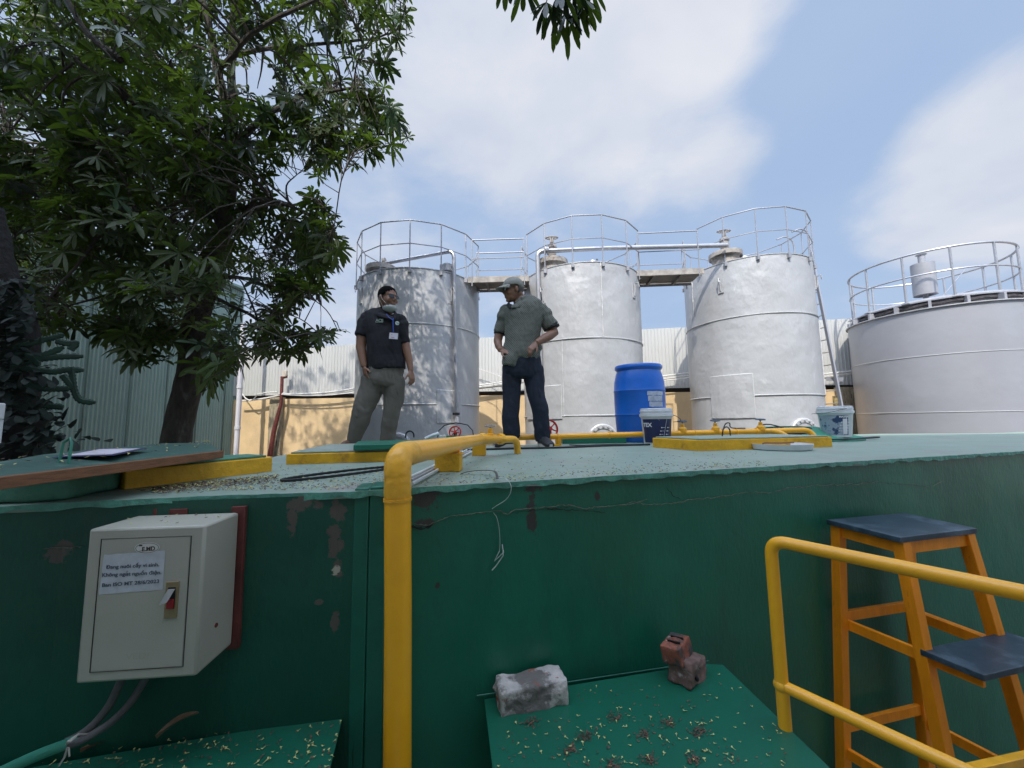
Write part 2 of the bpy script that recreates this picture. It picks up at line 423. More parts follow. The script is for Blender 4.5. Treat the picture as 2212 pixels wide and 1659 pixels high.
# double channel post between the two wall lengths
pm = mat('green_paint_steel', (.008, .12, .075), .38, var=.15, vscale=8, bump=.001, bscale=30)
a = wallpt(766, 1060, .05, True); b = wallpt(797, 1060, .05, True); c_ = wallpt(834, 1060, .045, True)
for (p, q, z1) in ((a, b, .008), (b + ldir * .004, c_, .012)):
    pr = MB(); d_ = -lnor * .14
    pr.prism([(p.x, p.y), (q.x, q.y), (q.x + d_.x, q.y + d_.y), (p.x + d_.x, p.y + d_.y)], GZ, z1)
    part('channel_post', pr, pm, plat, bevel=.004)
# joint line & cracks: thin strips of bare render standing in the paint
m_crack = mat('crack_render', (.14, .15, .11), .9, var=.45, vscale=60, bump=.004, bscale=90)
m_crackd = mat('crack_dark', (.02, .022, .018), .9)
def crack(pts, wd, left=False, m=m_crack, seed=1):
    rr = random.Random(seed); q = []
    for (a, b) in zip(pts[:-1], pts[1:]):
        k = max(2, int(abs(b[0] - a[0]) / 6 + abs(b[1] - a[1]) / 6))
        for i in range(k): q.append((a[0] + (b[0] - a[0]) * i / k + rr.uniform(-1, 1), a[1] + (b[1] - a[1]) * i / k + rr.uniform(-1.6, 1.6)))
    q.append(pts[-1]); mb = MB()
    P = [wallpt(x, y, .0085, left) for x, y in q]; ws = [wd * rr.uniform(.3, 1.2) for _ in P]; ws[-1] = ws[0] = wd * .1
    for i, p in enumerate(P):
        t = (P[min(i + 1, len(P) - 1)] - P[max(0, i - 1)]).normalized(); u = t.cross(wnor)
        mb.v += [tuple(p + u * ws[i]), tuple(p + wnor * .0012), tuple(p - u * ws[i])]
    for i in range(len(P) - 1):
        mb.f += [(3 * i, 3 * i + 1, 3 * i + 4, 3 * i + 3), (3 * i + 1, 3 * i + 2, 3 * i + 5, 3 * i + 4)]; mb.m += [0, 0]
    part('crack', mb, m, plat, 0)
ck = [(886, 1130), (920, 1136), (975, 1115), (1040, 1107), (1080, 1103), (1095, 1112), (1107, 1104), (1120, 1100), (1160, 1098), (1200, 1093), (1235, 1092), (1262, 1100), (1290, 1095), (1330, 1092), (1370, 1085), (1400, 1090), (1450, 1088), (1490, 1080), (1540, 1075), (1580, 1070), (1620, 1062), (1660, 1066), (1700, 1055), (1760, 1049), (1850, 1046), (1900, 1040)]
crack(ck, .0026); crack([(1180, 1100), (1260, 1103), (1310, 1108)], .002, m=m_crackd); crack([(1100, 1110), (1150, 1102), (1230, 1096)], .0015, m=m_crackd, seed=4)
crack([(1350, 1092), (1380, 1084), (1400, 1078)], .002, seed=6); crack([(1440, 1052), (1455, 1072), (1470, 1078)], .0015, seed=9, m=m_crackd)
crack([(885, 1137), (915, 1142), (935, 1133)], .006, m=m_crackd, seed=12)
crack([(0, 1190), (50, 1187), (100, 1184), (160, 1182), (178, 1180)], .0022, True, seed=3); crack([(530, 1150), (600, 1153), (680, 1150), (762, 1146)], .0025, True, seed=5)
crack([(1900, 1042), (1960, 1047), (2010, 1050), (2040, 1040)], .0015, seed=15)

# ---- curbs round the hatches
m_curb = mat('yellow_curb_paint', (.70, .37, .012), .55, var=.15, vscale=9, bump=.006, bscale=28, var2=[((.40, .20, .02), 5, .6, .1), ((.3, .27, .2), 16, .72, .03)])
m_green2 = mat('light_green_render', (.06, .19, .125), .6, var=.25, vscale=10, bump=.01, bscale=22, var2=((.33, .33, .26), 18, .68, .05))
m_lidg = mat('hatch_lid_green', (.01, .15, .09), .4, var=.15, vscale=5)
def curb(name, corners, h, label, top_m, thick=.09, cat='curb', lidname='hatch_lid', m=None):
    ps = [Vector((p.x, p.y, 0)) for p in corners]; cen = sum(ps, Vector()) / len(ps)
    t = thing(name, label, cat, (cen.x, cen.y, 0))
    n_ = len(ps); inn = [p + (cen - p).normalized() * thick * 1.3 for p in ps]
    mb = MB()
    z = .001
    vs = [(p.x, p.y, z) for p in ps] + [(p.x, p.y, h) for p in ps] + [(p.x, p.y, h) for p in inn] + [(p.x, p.y, z) for p in inn]
    fs = []
    for i in range(n_):
        j = (i + 1) % n_
        fs += [(i, j, n_ + j, n_ + i), (n_ + i, n_ + j, 2 * n_ + j, 2 * n_ + i), (2 * n_ + i, 2 * n_ + j, 3 * n_ + j, 3 * n_ + i)]
    mb.add(vs, fs); part('rim', mb, m or m_curb, t, 0, bevel=.006)
    lid = MB(); big = [cen + (p - cen) * 1.0 - (p - cen).normalized() * .03 for p in ps]
    lid.prism([(p.x, p.y) for p in big], h + .001, h + .012)
    part(lidname, lid, top_m, t, bevel=.003)
    return t
A_, B_, D_ = G(1507.7, 974.6), G(1799, 965.3), G(1410, 966)
curb('hatch_curb', [A_, B_, B_ + (D_ - A_), D_], .087, 'low mustard yellow hatch curb with a pale green lid, behind the white basin on the right of the deck', m_deck, m=m_curb)
A_, B_ = G(617, 1004), G(868, 996); u = (B_ - A_).normalized(); v = Vector((-u.y, u.x, 0))
t = curb('hatch_curb', [A_, B_ + u * .25, B_ + u * .25 + v * 1.05, A_ + v * .95], .066, 'long straight yellow hatch curb in front of the man in the black polo', m_deck, m=m_curb)
lb = MB(); q0, q1 = G(763, 974, .08), G(1000, 966, .08); uu = (q1 - q0).normalized(); vv = Vector((-uu.y, uu.x, 0))
lb.prism([(q0.x, q0.y), (q1.x, q1.y), (q1.x + vv.x * .55, q1.y + vv.y * .55), (q0.x + vv.x * .55, q0.y + vv.y * .55)], .082, .118)
part('raised_lid', lb, m_lidg, t, bevel=.004)
A_, B_ = G(268, 1058), G(588, 1018); u = (B_ - A_).normalized(); v = Vector((-.85, .5, 0))
t = curb('hatch_curb', [A_, B_, B_ + v * .22, A_ + v * .5], .078, 'short bright yellow curb half covered by the slanting green board', m_green2, m=m_curb)
# old green curb at the left end
ob = MB(); pp = [G(-120, 1094), G(60, 1088), G(140, 1082), G(262, 1056), G(262, 1056) + Vector((-.6, .35, 0)), G(-120, 1094) + Vector((-.4, .9, 0))]
ob.prism([(p.x, p.y) for p in pp], .001, .085)
single('broken_curb', remesh(ob, .012, 3, lambda c: noise.noise(c * 14) * .008), m_green2, 'rough broken green concrete curb at the far left edge of the deck', 'curb')

# ---- slanting green board with a brown wooden edge
bt = thing('plywood_hatch_board', 'large green board with a brown timber front edge slanting over the hatch at the left', 'board', tuple(G(240, 1010, .1)))
q = [G(-30, 1034, .125), G(477, 974, .135), G(449, 956.5, .15), G(352, 957.5, .16), G(99, 981, .15), G(-30, 1002, .15)]
m_board = mat('green_board', (.035, .085, .065), .55, var=.2, vscale=4, bump=.003, bscale=25, var2=((.09, .16, .12), 8, .58, .1))
mb = MB(); n_ = len(q); mb.add([tuple(p) for p in q] + [(p.x, p.y, p.z - .012) for p in q], [tuple(range(n_)), tuple(range(n_, 2 * n_))[::-1]] + [(i, n_ + i, n_ + (i + 1) % n_, (i + 1) % n_) for i in range(n_)])
part('panel', mb, m_board, bt, 0)
mb = MB(); dz = Vector((0, 0, -.016)); mb.beam(q[0] + dz, q[1] + dz, .03, .034)
m_wood = mat('brown_timber', (.20, .085, .035), .6, var=.3, vscale=6, stretch=(30, 3, 30), bump=.002, bscale=20)
part('timber_edge', mb, m_wood, bt, 0, bevel=.002)
hk = MB(); p = G(148, 1006, .13); hk.tube([p + Vector((-.02, -.02, -.02)), p + Vector((-.03, 0, .03)), p + Vector((-.035, .01, .075)), p + Vector((-.02, .015, .09)), p + Vector((-.008, .01, .075)), p + Vector((.01, -.01, -.0))], .004, 6)
part('lifting_loop', hk, m_lidg, bt)
# laminated sheet lying on the board
sh = MB(); s_ = [G(190, 986.5, .152), G(420, 986, .150), G(600, 983, .150)]
c4 = [G(190, 987.5, .153), G(330, 981, .158), G(400, 969, .168), G(318, 966, .168)]
c4 = [G(112, 988.5, .153), G(245, 984, .155), G(320, 968, .162), G(214, 970, .162)]
sh.add([tuple(p) for p in c4], [(0, 1, 2, 3)]); sh.mi = 1
ce = sum(c4, Vector()) / 4; sh.add([tuple(ce + (p - ce) * .8 + Vector((0, 0, .0015))) for p in c4], [(0, 1, 2, 3)])
o = single('paper_sheet', sh, mat('navy_border', (.04, .04, .10), .4), 'white paper sheet with a dark blue border lying on the slanting green board', 'paper', smooth=0)
o.data.materials.append(mat('sheet_white', (.5, .46, .5), .6, var=.25, vscale=14))
sol = o.modifiers.new('solid', 'SOLIDIFY'); sol.thickness = .001

# ============================================================ BACK WALL AND SHEDS
m_yel = mat('ochre_render', (.62, .45, .25), .85, var=.1, vscale=1.2, bump=.004, bscale=20, var2=[((.52, .38, .22), 1.4, .52, .25), ((.34, .25, .14), 3.5, .68, .12)])
m_cor = mat('white_corrugated', (.46, .455, .43), .5, metal=.0, var=.06, vscale=.8, var2=[((.40, .40, .385), 1.2, .55, .3), ((.32, .20, .11), 5, .74, .05)], stretch=(1, 1, .25))
m_corg = mat('green_grey_corrugated', (.23, .31, .27), .5, var=.1, vscale=.7, var2=[((.17, .24, .21), 2.5, .6, .2)], stretch=(1, 1, .2))
def corrugated(a, b, z0, z1, period, amp, sharp=False, z1b=None, sub=8, rows=6):
    a = Vector(a); b = Vector(b); ln_ = (b - a).length; n_ = int(ln_ / period * sub); nr = Vector(((b - a).y, -(b - a).x, 0)).normalized()
    if nr.y > 0: nr = -nr
    if abs(nr.y) < .5 and nr.x < 0: nr = -nr
    mb = MB()
    for i in range(n_ + 1):
        p = a.lerp(b, i / n_); ph = i / sub * 2 * math.pi
        d = math.sin(ph) * amp if not sharp else (amp if (i % sub) < 1 else -amp * .2)
        zt = z1 if z1b is None else z1 + (z1b - z1) * i / n_
        for j in range(rows + 1):
            mb.v.append((p.x + nr.x * d, p.y + nr.y * d, z0 + (zt - z0) * j / rows))
    for i in range(n_):
        for j in range(rows):
            k = i * (rows + 1) + j; mb.f.append((k, k + rows + 1, k + rows + 2, k + 1)); mb.m.append(0)
    return mb
# yellow wall, a long straight line behind the tanks
Ya, Yb = 13.2, 11.7
yA = D(500, 915, Ya); yB = D(1845, 900, Yb); yA.z = yB.z = 0; yd = (yB - yA).normalized(); yn = Vector((yd.y, -yd.x, 0)); yn = yn if yn.y < 0 else -yn
def onY(px, py, off=0.0):
    d = ray(px, py); p0 = yA + yn * off; return CAM + d * ((p0 - CAM).dot(yn) / d.dot(yn))
yw = thing('boundary_wall', 'ochre yellow rendered boundary wall with concrete pillars behind the tanks', 'wall', (yA.x + 5, yA.y, GZ))
mb = MB(); a = yA - yd * 5; b = yB + yd * 14
zt = onY(600, 862).z
mb.beam(Vector((a.x, a.y, (GZ + zt) / 2)) - yn * .1, Vector((b.x, b.y, (GZ + zt) / 2)) - yn * .1, .2, zt - GZ)
part('wall', mb, m_yel, yw, 0)
m_pil = mat('stained_concrete', (.30, .25, .17), .9, var=.4, vscale=5, stretch=(3, 3, .7), bump=.01, bscale=18, var2=((.09, .08, .06), 4, .55, .1))
for px in (600, 1825):
    p = onY(px, 900); mb = MB(); mb.beam(Vector((p.x, p.y, GZ)) + yn * .04, Vector((p.x, p.y, zt + .06)) + yn * .04, .42, .2, up=(0, 1, 0)); part('pillar', mb, m_pil, yw, 0)
p0 = onY(1800, 880); p1 = onY(1850, 880); mb = MB(); mb.beam(Vector((p0.x, p0.y, -.3)) + yn * .03, Vector((p1.x+1, p1.y, -.3)) + yn * .03, .1, 2.4)
part('bare_patch', mb, mat('bare_blockwork', (.38, .31, .15), .9, var=.35, vscale=4, bump=.02, bscale=12, var2=((.12, .10, .05), 5, .5, .12)), yw, 0)
# black gap / gutter line above the wall, its shade put in as dark colour
mb = MB(); mb.beam(Vector((a.x, a.y, zt + .09)) - yn * .25, Vector((b.x, b.y, zt + .09)) - yn * .25, .1, .2); part('dark_gap', mb, mat('gap_shade', (.03, .025, .02), .9, var=.4, vscale=4), yw, 0)
ws = thing('corrugated_shed', 'long shed clad in white corrugated sheet rising behind the yellow wall', 'shed', (yA.x + 6, yA.y + 2, GZ))
zc0 = zt + .13; zc1 = onY(600, 757).z; zc2 = onY(1840, 704).z
mb = corrugated(a + yn * .03, b + yn * .03, zc0, zc1 - .1, .105, .012, True, zc2 + .55, sub=6)
part('cladding', mb, m_cor, ws, 0)
mb = MB(); mb.beam(Vector((a.x, a.y, zc1 - .1)) - yn * .15, Vector((b.x, b.y, zc2 + .55)) - yn * .15, .3, .03); part('ridge_cap', mb, m_cor, ws, 0)
bx = MB(); p = onY(763, 748); q_ = onY(800, 748); bx.box(((p.x + q_.x) / 2 + .6, p.y + 3.6, zc1 + .55), (1.8, 1.5, .8)); 
single('white_rooftop_tank', bx, m_cor, 'small plain white box tank on the shed roof beside the first silver tank', 'roof tank', bevel=.05)
# cables strung along the wall
m_wc = mat('white_cable', (.62, .6, .56), .5); m_bc = mat('black_cable', (.012, .012, .014), .45)
def sag(pa, pb, s, n=14): return [pa.lerp(pb, i / n) + Vector((0, 0, -s * 4 * (i / n) * (1 - i / n))) for i in range(n + 1)]
k = 0
for (pts, dz, lab) in [([(512, 866), (606, 853), (612, 852), (770, 842), (1130, 826), (1480, 812), (1850, 806)], 0, 'thick white cable strung along the top of the yellow wall, lowest of the bundle'),
                  ([(600, 850), (610, 850), (770, 838), (1130, 818), (1480, 806), (1850, 800)], 1, 'white cable strung along the top of the yellow wall, uppermost of the bundle'),
                  ([(608, 852), (775, 846), (1130, 821), (1490, 816)], 2, 'thin white cable sagging between the red pole and the tanks')]:
    P = [onY(x, y, .28 + .03 * dz) for x, y in pts]; path = []
    for i in range(len(P) - 1): path += sag(P[i], P[i + 1], (P[i + 1] - P[i]).length * .03)[:-1]
    path.append(P[-1]); mb = MB(); mb.tube(path, [.028, .022, .018][k], 6)
    single('cable', mb, m_wc, lab, 'cable', 'cables along the yellow wall'); k += 1
mb = MB(); mb.tube([onY(x, y, .35) for x, y in [(514, 838), (530, 860), (540, 866), (548, 862), (556, 852), (575, 848), (600, 846)]], .02, 6)
single('cable', mb, m_wc, 'white cable hanging in a loop beside the pale downpipe', 'cable', 'cables along the yellow wall')
mb = MB(); mb.tube([onY(x, y, .3) for x, y in [(1030, 795), (1060, 805), (1110, 825)]], .012, 5)
single('cable', mb, m_wc, 'thin stay wire slanting down across the shed between the two first tanks', 'cable')
# red rusty pole with a small lamp bracket
m_rust = mat('red_oxide', (.13, .028, .022), .7, var=.35, vscale=12, bump=.003, bscale=30)
rp = thing('rusty_pole', 'rusty red pole with a small bracket on top, bent and leaning on the yellow wall', 'pole', tuple(onY(585, 985, .3)))
mb = MB(); mb.tube([onY(*p, .3) for p in [(609.5, 816), (608, 850), (607, 872), (601, 895), (592, 930), (583, 985)]], [.05, .05, .05, .06, .07, .08], 8); part('pole', mb, m_rust, rp)
mb = MB(); mb.beam(onY(607, 816, .3), onY(620, 814, .3), .06, .08); part('bracket', mb, m_rust, rp)
mb = MB(); mb.beam(onY(616, 801, .3), onY(616, 814, .3), .12, .12, up=(0, 1, 0)); part('lamp_box', mb, mat('lamp_pale', (.6, .5, .4), .5), rp, bevel=.01)
# white downpipe
mb = MB(); p = onY(510, 980, .9); mb.tube([(p.x, p.y, GZ), (p.x, p.y, onY(513, 700, .9).z)], .075, 12)
for z in (0.1, 1.4): mb.tube([(p.x, p.y, z), (p.x, p.y, z + .1)], .09, 12)
single('downpipe', mb, mat('pvc_white', (.6, .58, .6), .4), 'tall pale plastic downpipe at the corner of the green shed', 'pipe')

# ---- left shed, corrugated, running away from the camera
sa, sb = Vector((-12.3, 1.0, 0)), Vector((-9.55, 13.3, 0))
gs = thing('corrugated_building', 'tall building clad in grey green corrugated sheet behind the tree at the left', 'building', (sa.x, 7, GZ))
mb = corrugated(sa, sb, GZ, 5.2, .088, .018, z1b=5.0, sub=8, rows=4); part('cladding', mb, m_corg, gs, 60)
nrm = Vector((1, -.22, 0)).normalized()
mb = MB()
for k in range(14):
    p = sa.lerp(sb, (k + .5) / 14) + nrm * .024; mb.box((p.x, p.y, 1.6), (.022, .022, 6.6))
part('sheet_seam', mb, mat('seam_dark', (.09, .14, .12), .6), gs, 0)
mb = MB(); mb.beam((sb.x - 4, sb.y + .03, 1.65), (sb.x + .03, sb.y + .03, 1.65), .06, 6.7); part('end_wall', mb, m_corg, gs, 0)
mb = MB(); mb.beam(Vector((sa.x, sa.y, 5.15)) - nrm * .3, Vector((sb.x, sb.y, 5.05)) - nrm * .3, .9, .08); part('eave', mb, m_corg, gs, 0)

# ---- tall unseen block added behind the viewer to cast shade over the platform
wb_ = thing('added_shade_block', 'tall pale unseen block added behind the viewer, its shade covers the deck', 'building', (-2, -5, GZ))
mb = corrugated((-4.6, -4.2, 0), (16, -4.2, 0), GZ, HB1, .25, .02, sub=4, rows=1); m_pale = mat('pale_bounce_face', (.78, .78, .75), .6); part('cladding', mb, m_pale, wb_, 0)  # kept pale to bounce sky light onto the front wall
mb = MB(); mb.box((5.75, -7.0, (HB1 + GZ) / 2), (20.6, 5.4, HB1 - GZ)); part('shade_block_low', mb, m_pale, wb_, 0)
mb = MB(); mb.box((-13, -7.0, (HB2 + GZ) / 2), (16.7, 5.5, HB2 - GZ)); part('shade_block_tall', mb, m_pale, wb_, 0)  # taller part added to shade the big tree
# ============================================================ TANKS
m_silver = mat('silver_paint', (.43, .43, .435), .42, metal=.15, var=.05, vscale=1.2, bump=.012, bscale=9, bump2=(.04, 1.6), spec=.4,
               var2=[((.50, .50, .50), 4.5, .62, .08), ((.375, .375, .385), 2.2, .6, .2), ((.24, .22, .19), 9, .72, .06)], stretch=(1, 1, .45))
m_silver2 = mat('silver_paint_new', (.34, .34, .36), .4, metal=.2, var=.05, vscale=1.0, bump=.006, bscale=3, bump2=(.015, 1.2), var2=((.30, .30, .32), 1.6, .6, .2))
m_weld = mat('weld_bead', (.55, .55, .55), .4, metal=.2, bump=.01, bscale=60)
m_galv = mat('galvanised_pipe', (.40, .40, .42), .35, metal=.5, var=.12, vscale=6)
m_rail = mat('rail_grey', (.33, .33, .35), .4, metal=.4)
m_rustg = mat('dirty_steel', (.34, .31, .28), .7, metal=.2, var=.3, vscale=8, var2=((.2, .11, .06), 9, .6, .1))
m_under = mat('catwalk_underside', (.20, .175, .16), .8, var=.2, vscale=4)
m_red = mat('red_wheel', (.50, .02, .015), .4)
TZ = -2.25
def circle_from(xl, xr, Rad, py=905):
    a, b = ray(xl, py), ray(xr, py); ta, tb = math.atan2(a.x, a.y), math.atan2(b.x, b.y); h = (tb - ta) / 2; c = (ta + tb) / 2; d = Rad / math.sin(h)
    return Vector((d * math.sin(c), d * math.cos(c), 0))
class Tank:
    def __init__(s, xl, xr, Rad, topx, topy):
        s.c = circle_from(xl, xr, Rad); s.R = Rad; s.face = math.atan2(-s.c.y, -s.c.x)
        s.zt = s.hit(topx, topy)[1]
    def hit(s, px, py, off=0.0):
        d = ray(px, py); R2 = s.R + off; ox, oy = CAM.x - s.c.x, CAM.y - s.c.y
        A = d.x ** 2 + d.y ** 2; Bq = 2 * (ox * d.x + oy * d.y); Cc = ox * ox + oy * oy - R2 * R2; q = Bq * Bq - 4 * A * Cc
        t = (-Bq - math.sqrt(max(q, 0))) / (2 * A); p = CAM + d * t
        return math.atan2(p.y - s.c.y, p.x - s.c.x), p.z
    def pt(s, ang, z, off=0.0): return Vector((s.c.x + (s.R + off) * math.cos(ang), s.c.y + (s.R + off) * math.sin(ang), z))
def rail_run(t, pts_base, h, r=.0145, mid=True, name='railing', drop=0.0, m=None, posts=True, closed=False, foot=False, T=None):
    """a railing through base points: posts plus top and middle rail, one part per piece kind"""
    m = m or m_rail
    top = [p + Vector((0, 0, h)) for p in pts_base]
    rl = MB(); rl.tube(top, r, 8, closed=closed); part('top_rail', rl, m, t)
    if mid: rl = MB(); rl.tube([p + Vector((0, 0, h * .5)) for p in pts_base], r * .8, 6, closed=closed); part('middle_rail', rl, m, t)
    if posts:
        for p in pts_base:
            pb = MB(); pb.tube([p + Vector((0, 0, -drop)), p + Vector((0, 0, h))], r * .9, 6)
            if foot: pb.box(p + Vector((0, 0, -.07)), (.06, .06, .09))
            part('post', pb, m, t)
def bolt_ring(mb, c, nrm, r, n, br=.018, h=.02, a0=0, a1=360):
    nrm = Vector(nrm).normalized(); u = nrm.orthogonal().normalized(); u = Vector((0, 0, 1)) - nrm * nrm.z if abs(nrm.z) < .9 else Vector((1, 0, 0)); u.normalize(); v = nrm.cross(u)
    for k in range(n):
        a = R(a0 + (a1 - a0) * k / n); p = Vector(c) + u * (r * math.cos(a)) + v * (r * math.sin(a))
        mb.tube([p, p + nrm * h], br, 6)
def hand_wheel(mb, c, nrm, r, rr, spokes=5):
    nrm = Vector(nrm).normalized(); u = nrm.orthogonal().normalized(); v = nrm.cross(u); c = Vector(c)
    mb.tube([c + u * (r * math.cos(2 * math.pi * k / 24)) + v * (r * math.sin(2 * math.pi * k / 24)) for k in range(24)], rr, 6, closed=True)
    for k in range(spokes):
        a = 2 * math.pi * k / spokes; mb.tube([c - nrm * rr * .3, c + u * (r * math.cos(a)) + v * (r * math.sin(a))], rr * .7, 5)
    mb.tube([c - nrm * rr * 2, c + nrm * rr * 1.6], rr * 2, 8)
def build_tank(T, label, seams, panel, rail_phase, nsides, skip, manhole=None, lugs=(), botflange=None, loc_seams=()):
    t = thing('storage_tank', label, 'tank', (T.c.x, T.c.y, TZ), group='silver storage tanks')
    mb = MB(); nz = 30; nn_ = 96; base = 0
    for j in range(nz + 1):
        z = TZ + (T.zt - TZ) * j / nz
        for k in range(nn_):
            a = 2 * math.pi * k / nn_; d = noise.noise(Vector((math.cos(a) * 2 + T.c.x, math.sin(a) * 2, z * .9))) * .014
            if j in (0, nz): d = 0
            p = T.pt(a, z, d); mb.v.append(tuple(p))
    for j in range(nz):
        for k in range(nn_): mb.f.append((j * nn_ + k, j * nn_ + (k + 1) % nn_, (j + 1) * nn_ + (k + 1) % nn_, (j + 1) * nn_ + k)); mb.m.append(0)
    part('shell', mb, m_silver, t, 60)
    rf = MB(); rf.lathe([(T.R + .012, T.zt - .012), (T.R + .012, T.zt + .004), (T.R - .1, T.zt + .01), (.02, T.zt + .05)], 96, (T.c.x, T.c.y, 0)); part('roof', rf, m_silver, t, 20)
    for z in seams:
        wl = MB()
        if panel and panel[2] < z < panel[3]:
            a0, a1 = panel[0], panel[1]
            wl.tube([T.pt(a1 + (2 * math.pi - (a1 - a0)) * k / 90, z, .008) for k in range(91)], .012, 5, cap=True)
        else: wl.tube([T.pt(2 * math.pi * k / 96, z, .008) for k in range(96)], .012, 5, closed=True)
        part('weld_seam', wl, m_weld, t)
    for (a, z0, z1) in loc_seams: wl = MB(); wl.tube([T.pt(a, z0 + (z1 - z0) * k / 30, .006 + .002 * (k % 2)) for k in range(31)], [.007 + .006 * (noise.noise(Vector((a, k * .7, z0))) > 0) for k in range(31)], 5); part('weld_seam', wl, m_weld, t)
    if panel:
        a0, a1, z0, z1 = panel; pl = MB()
        for i in range(9):
            for j in range(7): pl.v.append(tuple(T.pt(a0 + (a1 - a0) * i / 8, z0 + (z1 - z0) * j / 6, .012 + .004 * noise.noise(Vector((i * .9, j * .9, 3))))))
        for i in range(8):
            for j in range(6): k = i * 7 + j; pl.f.append((k, k + 7, k + 8, k + 1)); pl.m.append(0)
        o = part('access_panel', pl, m_silver, t, 0); sd = o.modifiers.new('s', 'SOLIDIFY'); sd.thickness = .012
        ed = MB()
        rim = [T.pt(a0 + (a1 - a0) * i / 8, z0, .014) for i in range(9)] + [T.pt(a1, z0 + (z1 - z0) * j / 6, .014) for j in range(1, 7)] + [T.pt(a1 - (a1 - a0) * i / 8, z1, .014) for i in range(1, 9)] + [T.pt(a0, z1 - (z1 - z0) * j / 6, .014) for j in range(1, 6)]
        ed.tube(rim, .011, 5, closed=True); part('panel_weld', ed, m_weld if seams else m_rustg, t)
    # lifting lugs: a small plate with a bent bar
    for (px, py) in lugs:
        a, z = T.hit(px, py); nr = Vector((math.cos(a), math.sin(a), 0)); tg = Vector((-nr.y, nr.x, 0)); lg = MB()
        c = T.pt(a, z, .01); lg.beam(c - tg * .06, c + tg * .06, .02, .34); q = T.pt(a, z + .14, .03)
        lg.tube([c + nr * .02 + Vector((0, 0, -.12)), c + nr * .03, q + nr * .02, q + nr * .09 + Vector((0, 0, .02)), q + nr * .1 + tg * .02 + Vector((0, 0, -.08))], .014, 6); part('lifting_lug', lg, m_silver, t)
    if botflange:
        a, z = T.hit(*botflange[:2]); rr = botflange[2]; nr = Vector((math.cos(a), math.sin(a), 0)); q = nr.to_track_quat('Z', 'Y').to_matrix()
        fl = MB(); c = T.pt(a, z, 0); fl.lathe([(rr, -.1), (rr, .035), (rr - .02, .05), (rr - .09, .052), (rr - .1, .035), (.01, .035)], 40, c, q)
        bolt_ring(fl, c + nr * .05, nr, rr - .045, 16, .02, .028); part('manway_flange', fl, m_silver, t)
    # railing round the roof
    skipset = skip; ring = []
    for k in range(nsides):
        ring.append(T.face + rail_phase + 2 * math.pi * k / nsides)
    runs = []; run = []; n_ = nsides; mids = [ring[k] + math.pi / nsides for k in range(n_)]
    gap = [any(abs((m_ - s_ + math.pi) % (2 * math.pi) - math.pi) < math.pi / nsides for s_ in skip) for m_ in mids]   # sides left open for the catwalks
    st = gap.index(True) + 1 if any(gap) else 0
    for i in range(n_):
        k = (st + i) % n_; run.append(k)
        if gap[k]: runs.append(run); run = []
    if run: runs.append(run)
    for rn in runs:
        rail_run(t, [T.pt(ring[k], T.zt, .03) for k in rn], T.RH, drop=.12, closed=not any(gap), foot=True, T=T)
    return t
def flange_stub(t, c, r, h, m=None, name='roof_flange'):
    fl = MB(); fl.lathe([(r * .8, 0), (r * .8, h - .05), (r, h - .05), (r, h), (r, h + .01), (r, h + .05), (r * .98, h + .055), (.01, h + .055)], 32, c)
    bolt_ring(fl, Vector(c) + Vector((0, 0, h - .05)), (0, 0, 1), r - .035, 18, .016, .12); part(name, fl, m or m_rustg, t)
T1 = Tank(764, 1035, 1.4, 893, 577.5); T2 = Tank(1134, 1395, 1.4, 1270, 565); T3 = Tank(1494, 1787, 1.4, 1650, 549.5)
for T, (x, y) in ((T1, (885, 475)), (T2, (1290, 463)), (T3, (1660, 447))): T.RH = T.hit(x, y, .03)[1] - T.zt
def pan(T, x0, y0, x1, y1):
    a0, z1 = T.hit(x0, y0); a1, _ = T.hit(x1, y0); z0 = T.hit((x0 + x1) / 2, y1)[1]; return (a0, a1, z0, z1)
def sz(T, x, y): return T.hit(x, y)[1]
def face(T, px): return T.hit(px, 700)[0] - T.face
def phase(T, px, py=560): return T.hit(px, py, .03)[0] - T.face
t1 = build_tank(T1, 'silver storage tank with palm-like leaf shadows, leftmost of the three tall tanks', [sz(T1, 960, 703), sz(T1, 870, 873)], pan(T1, 944, 843, 995, 913), phase(T1, 885), 14, [math.atan2(T2.c.y - .35 - T1.c.y, T2.c.x - T1.c.x)],
    lugs=[(780, 640), (973, 640)], botflange=(860, 962, .25), loc_seams=[(T1.hit(884, 600)[0], sz(T1, 884, 698), T1.zt - .02)])
t2 = build_tank(T2, 'silver storage tank with heavily blistered paint, middle one of the three tall tanks', [sz(T2, 1250, 730), sz(T2, 1300, 897)], pan(T2, 1140, 840, 1213, 905), phase(T2, 1237), 14, [math.atan2(T1.c.y - .6 - T2.c.y, T1.c.x - T2.c.x), math.atan2(T3.c.y - .6 - T2.c.y, T3.c.x - T2.c.x)],
    lugs=[(1175, 640), (1368, 628)], botflange=(1302, 949, .31), loc_seams=[(T2.hit(1300, 640)[0], sz(T2, 1300, 727), T2.zt - .02), (T2.hit(1216, 800)[0], sz(T2, 1216, 900), sz(T2, 1216, 735))])
t3 = build_tank(T3, 'tall silver storage tank with a ladder on its right side, rightmost of the three', [sz(T3, 1620, 680), sz(T3, 1700, 852)], pan(T3, 1535, 815, 1626, 903), phase(T3, 1638), 14, [math.atan2(T2.c.y - .5 - T3.c.y, T2.c.x - T3.c.x)],
    lugs=[(1557, 618), (1765, 610)], botflange=(1736, 935, .31), loc_seams=[(T3.hit(1497, 640)[0], sz(T3, 1490, 690), T3.zt - .02), (T3.hit(1770, 700)[0], sz(T3, 1777, 850), sz(T3, 1770, 685))])
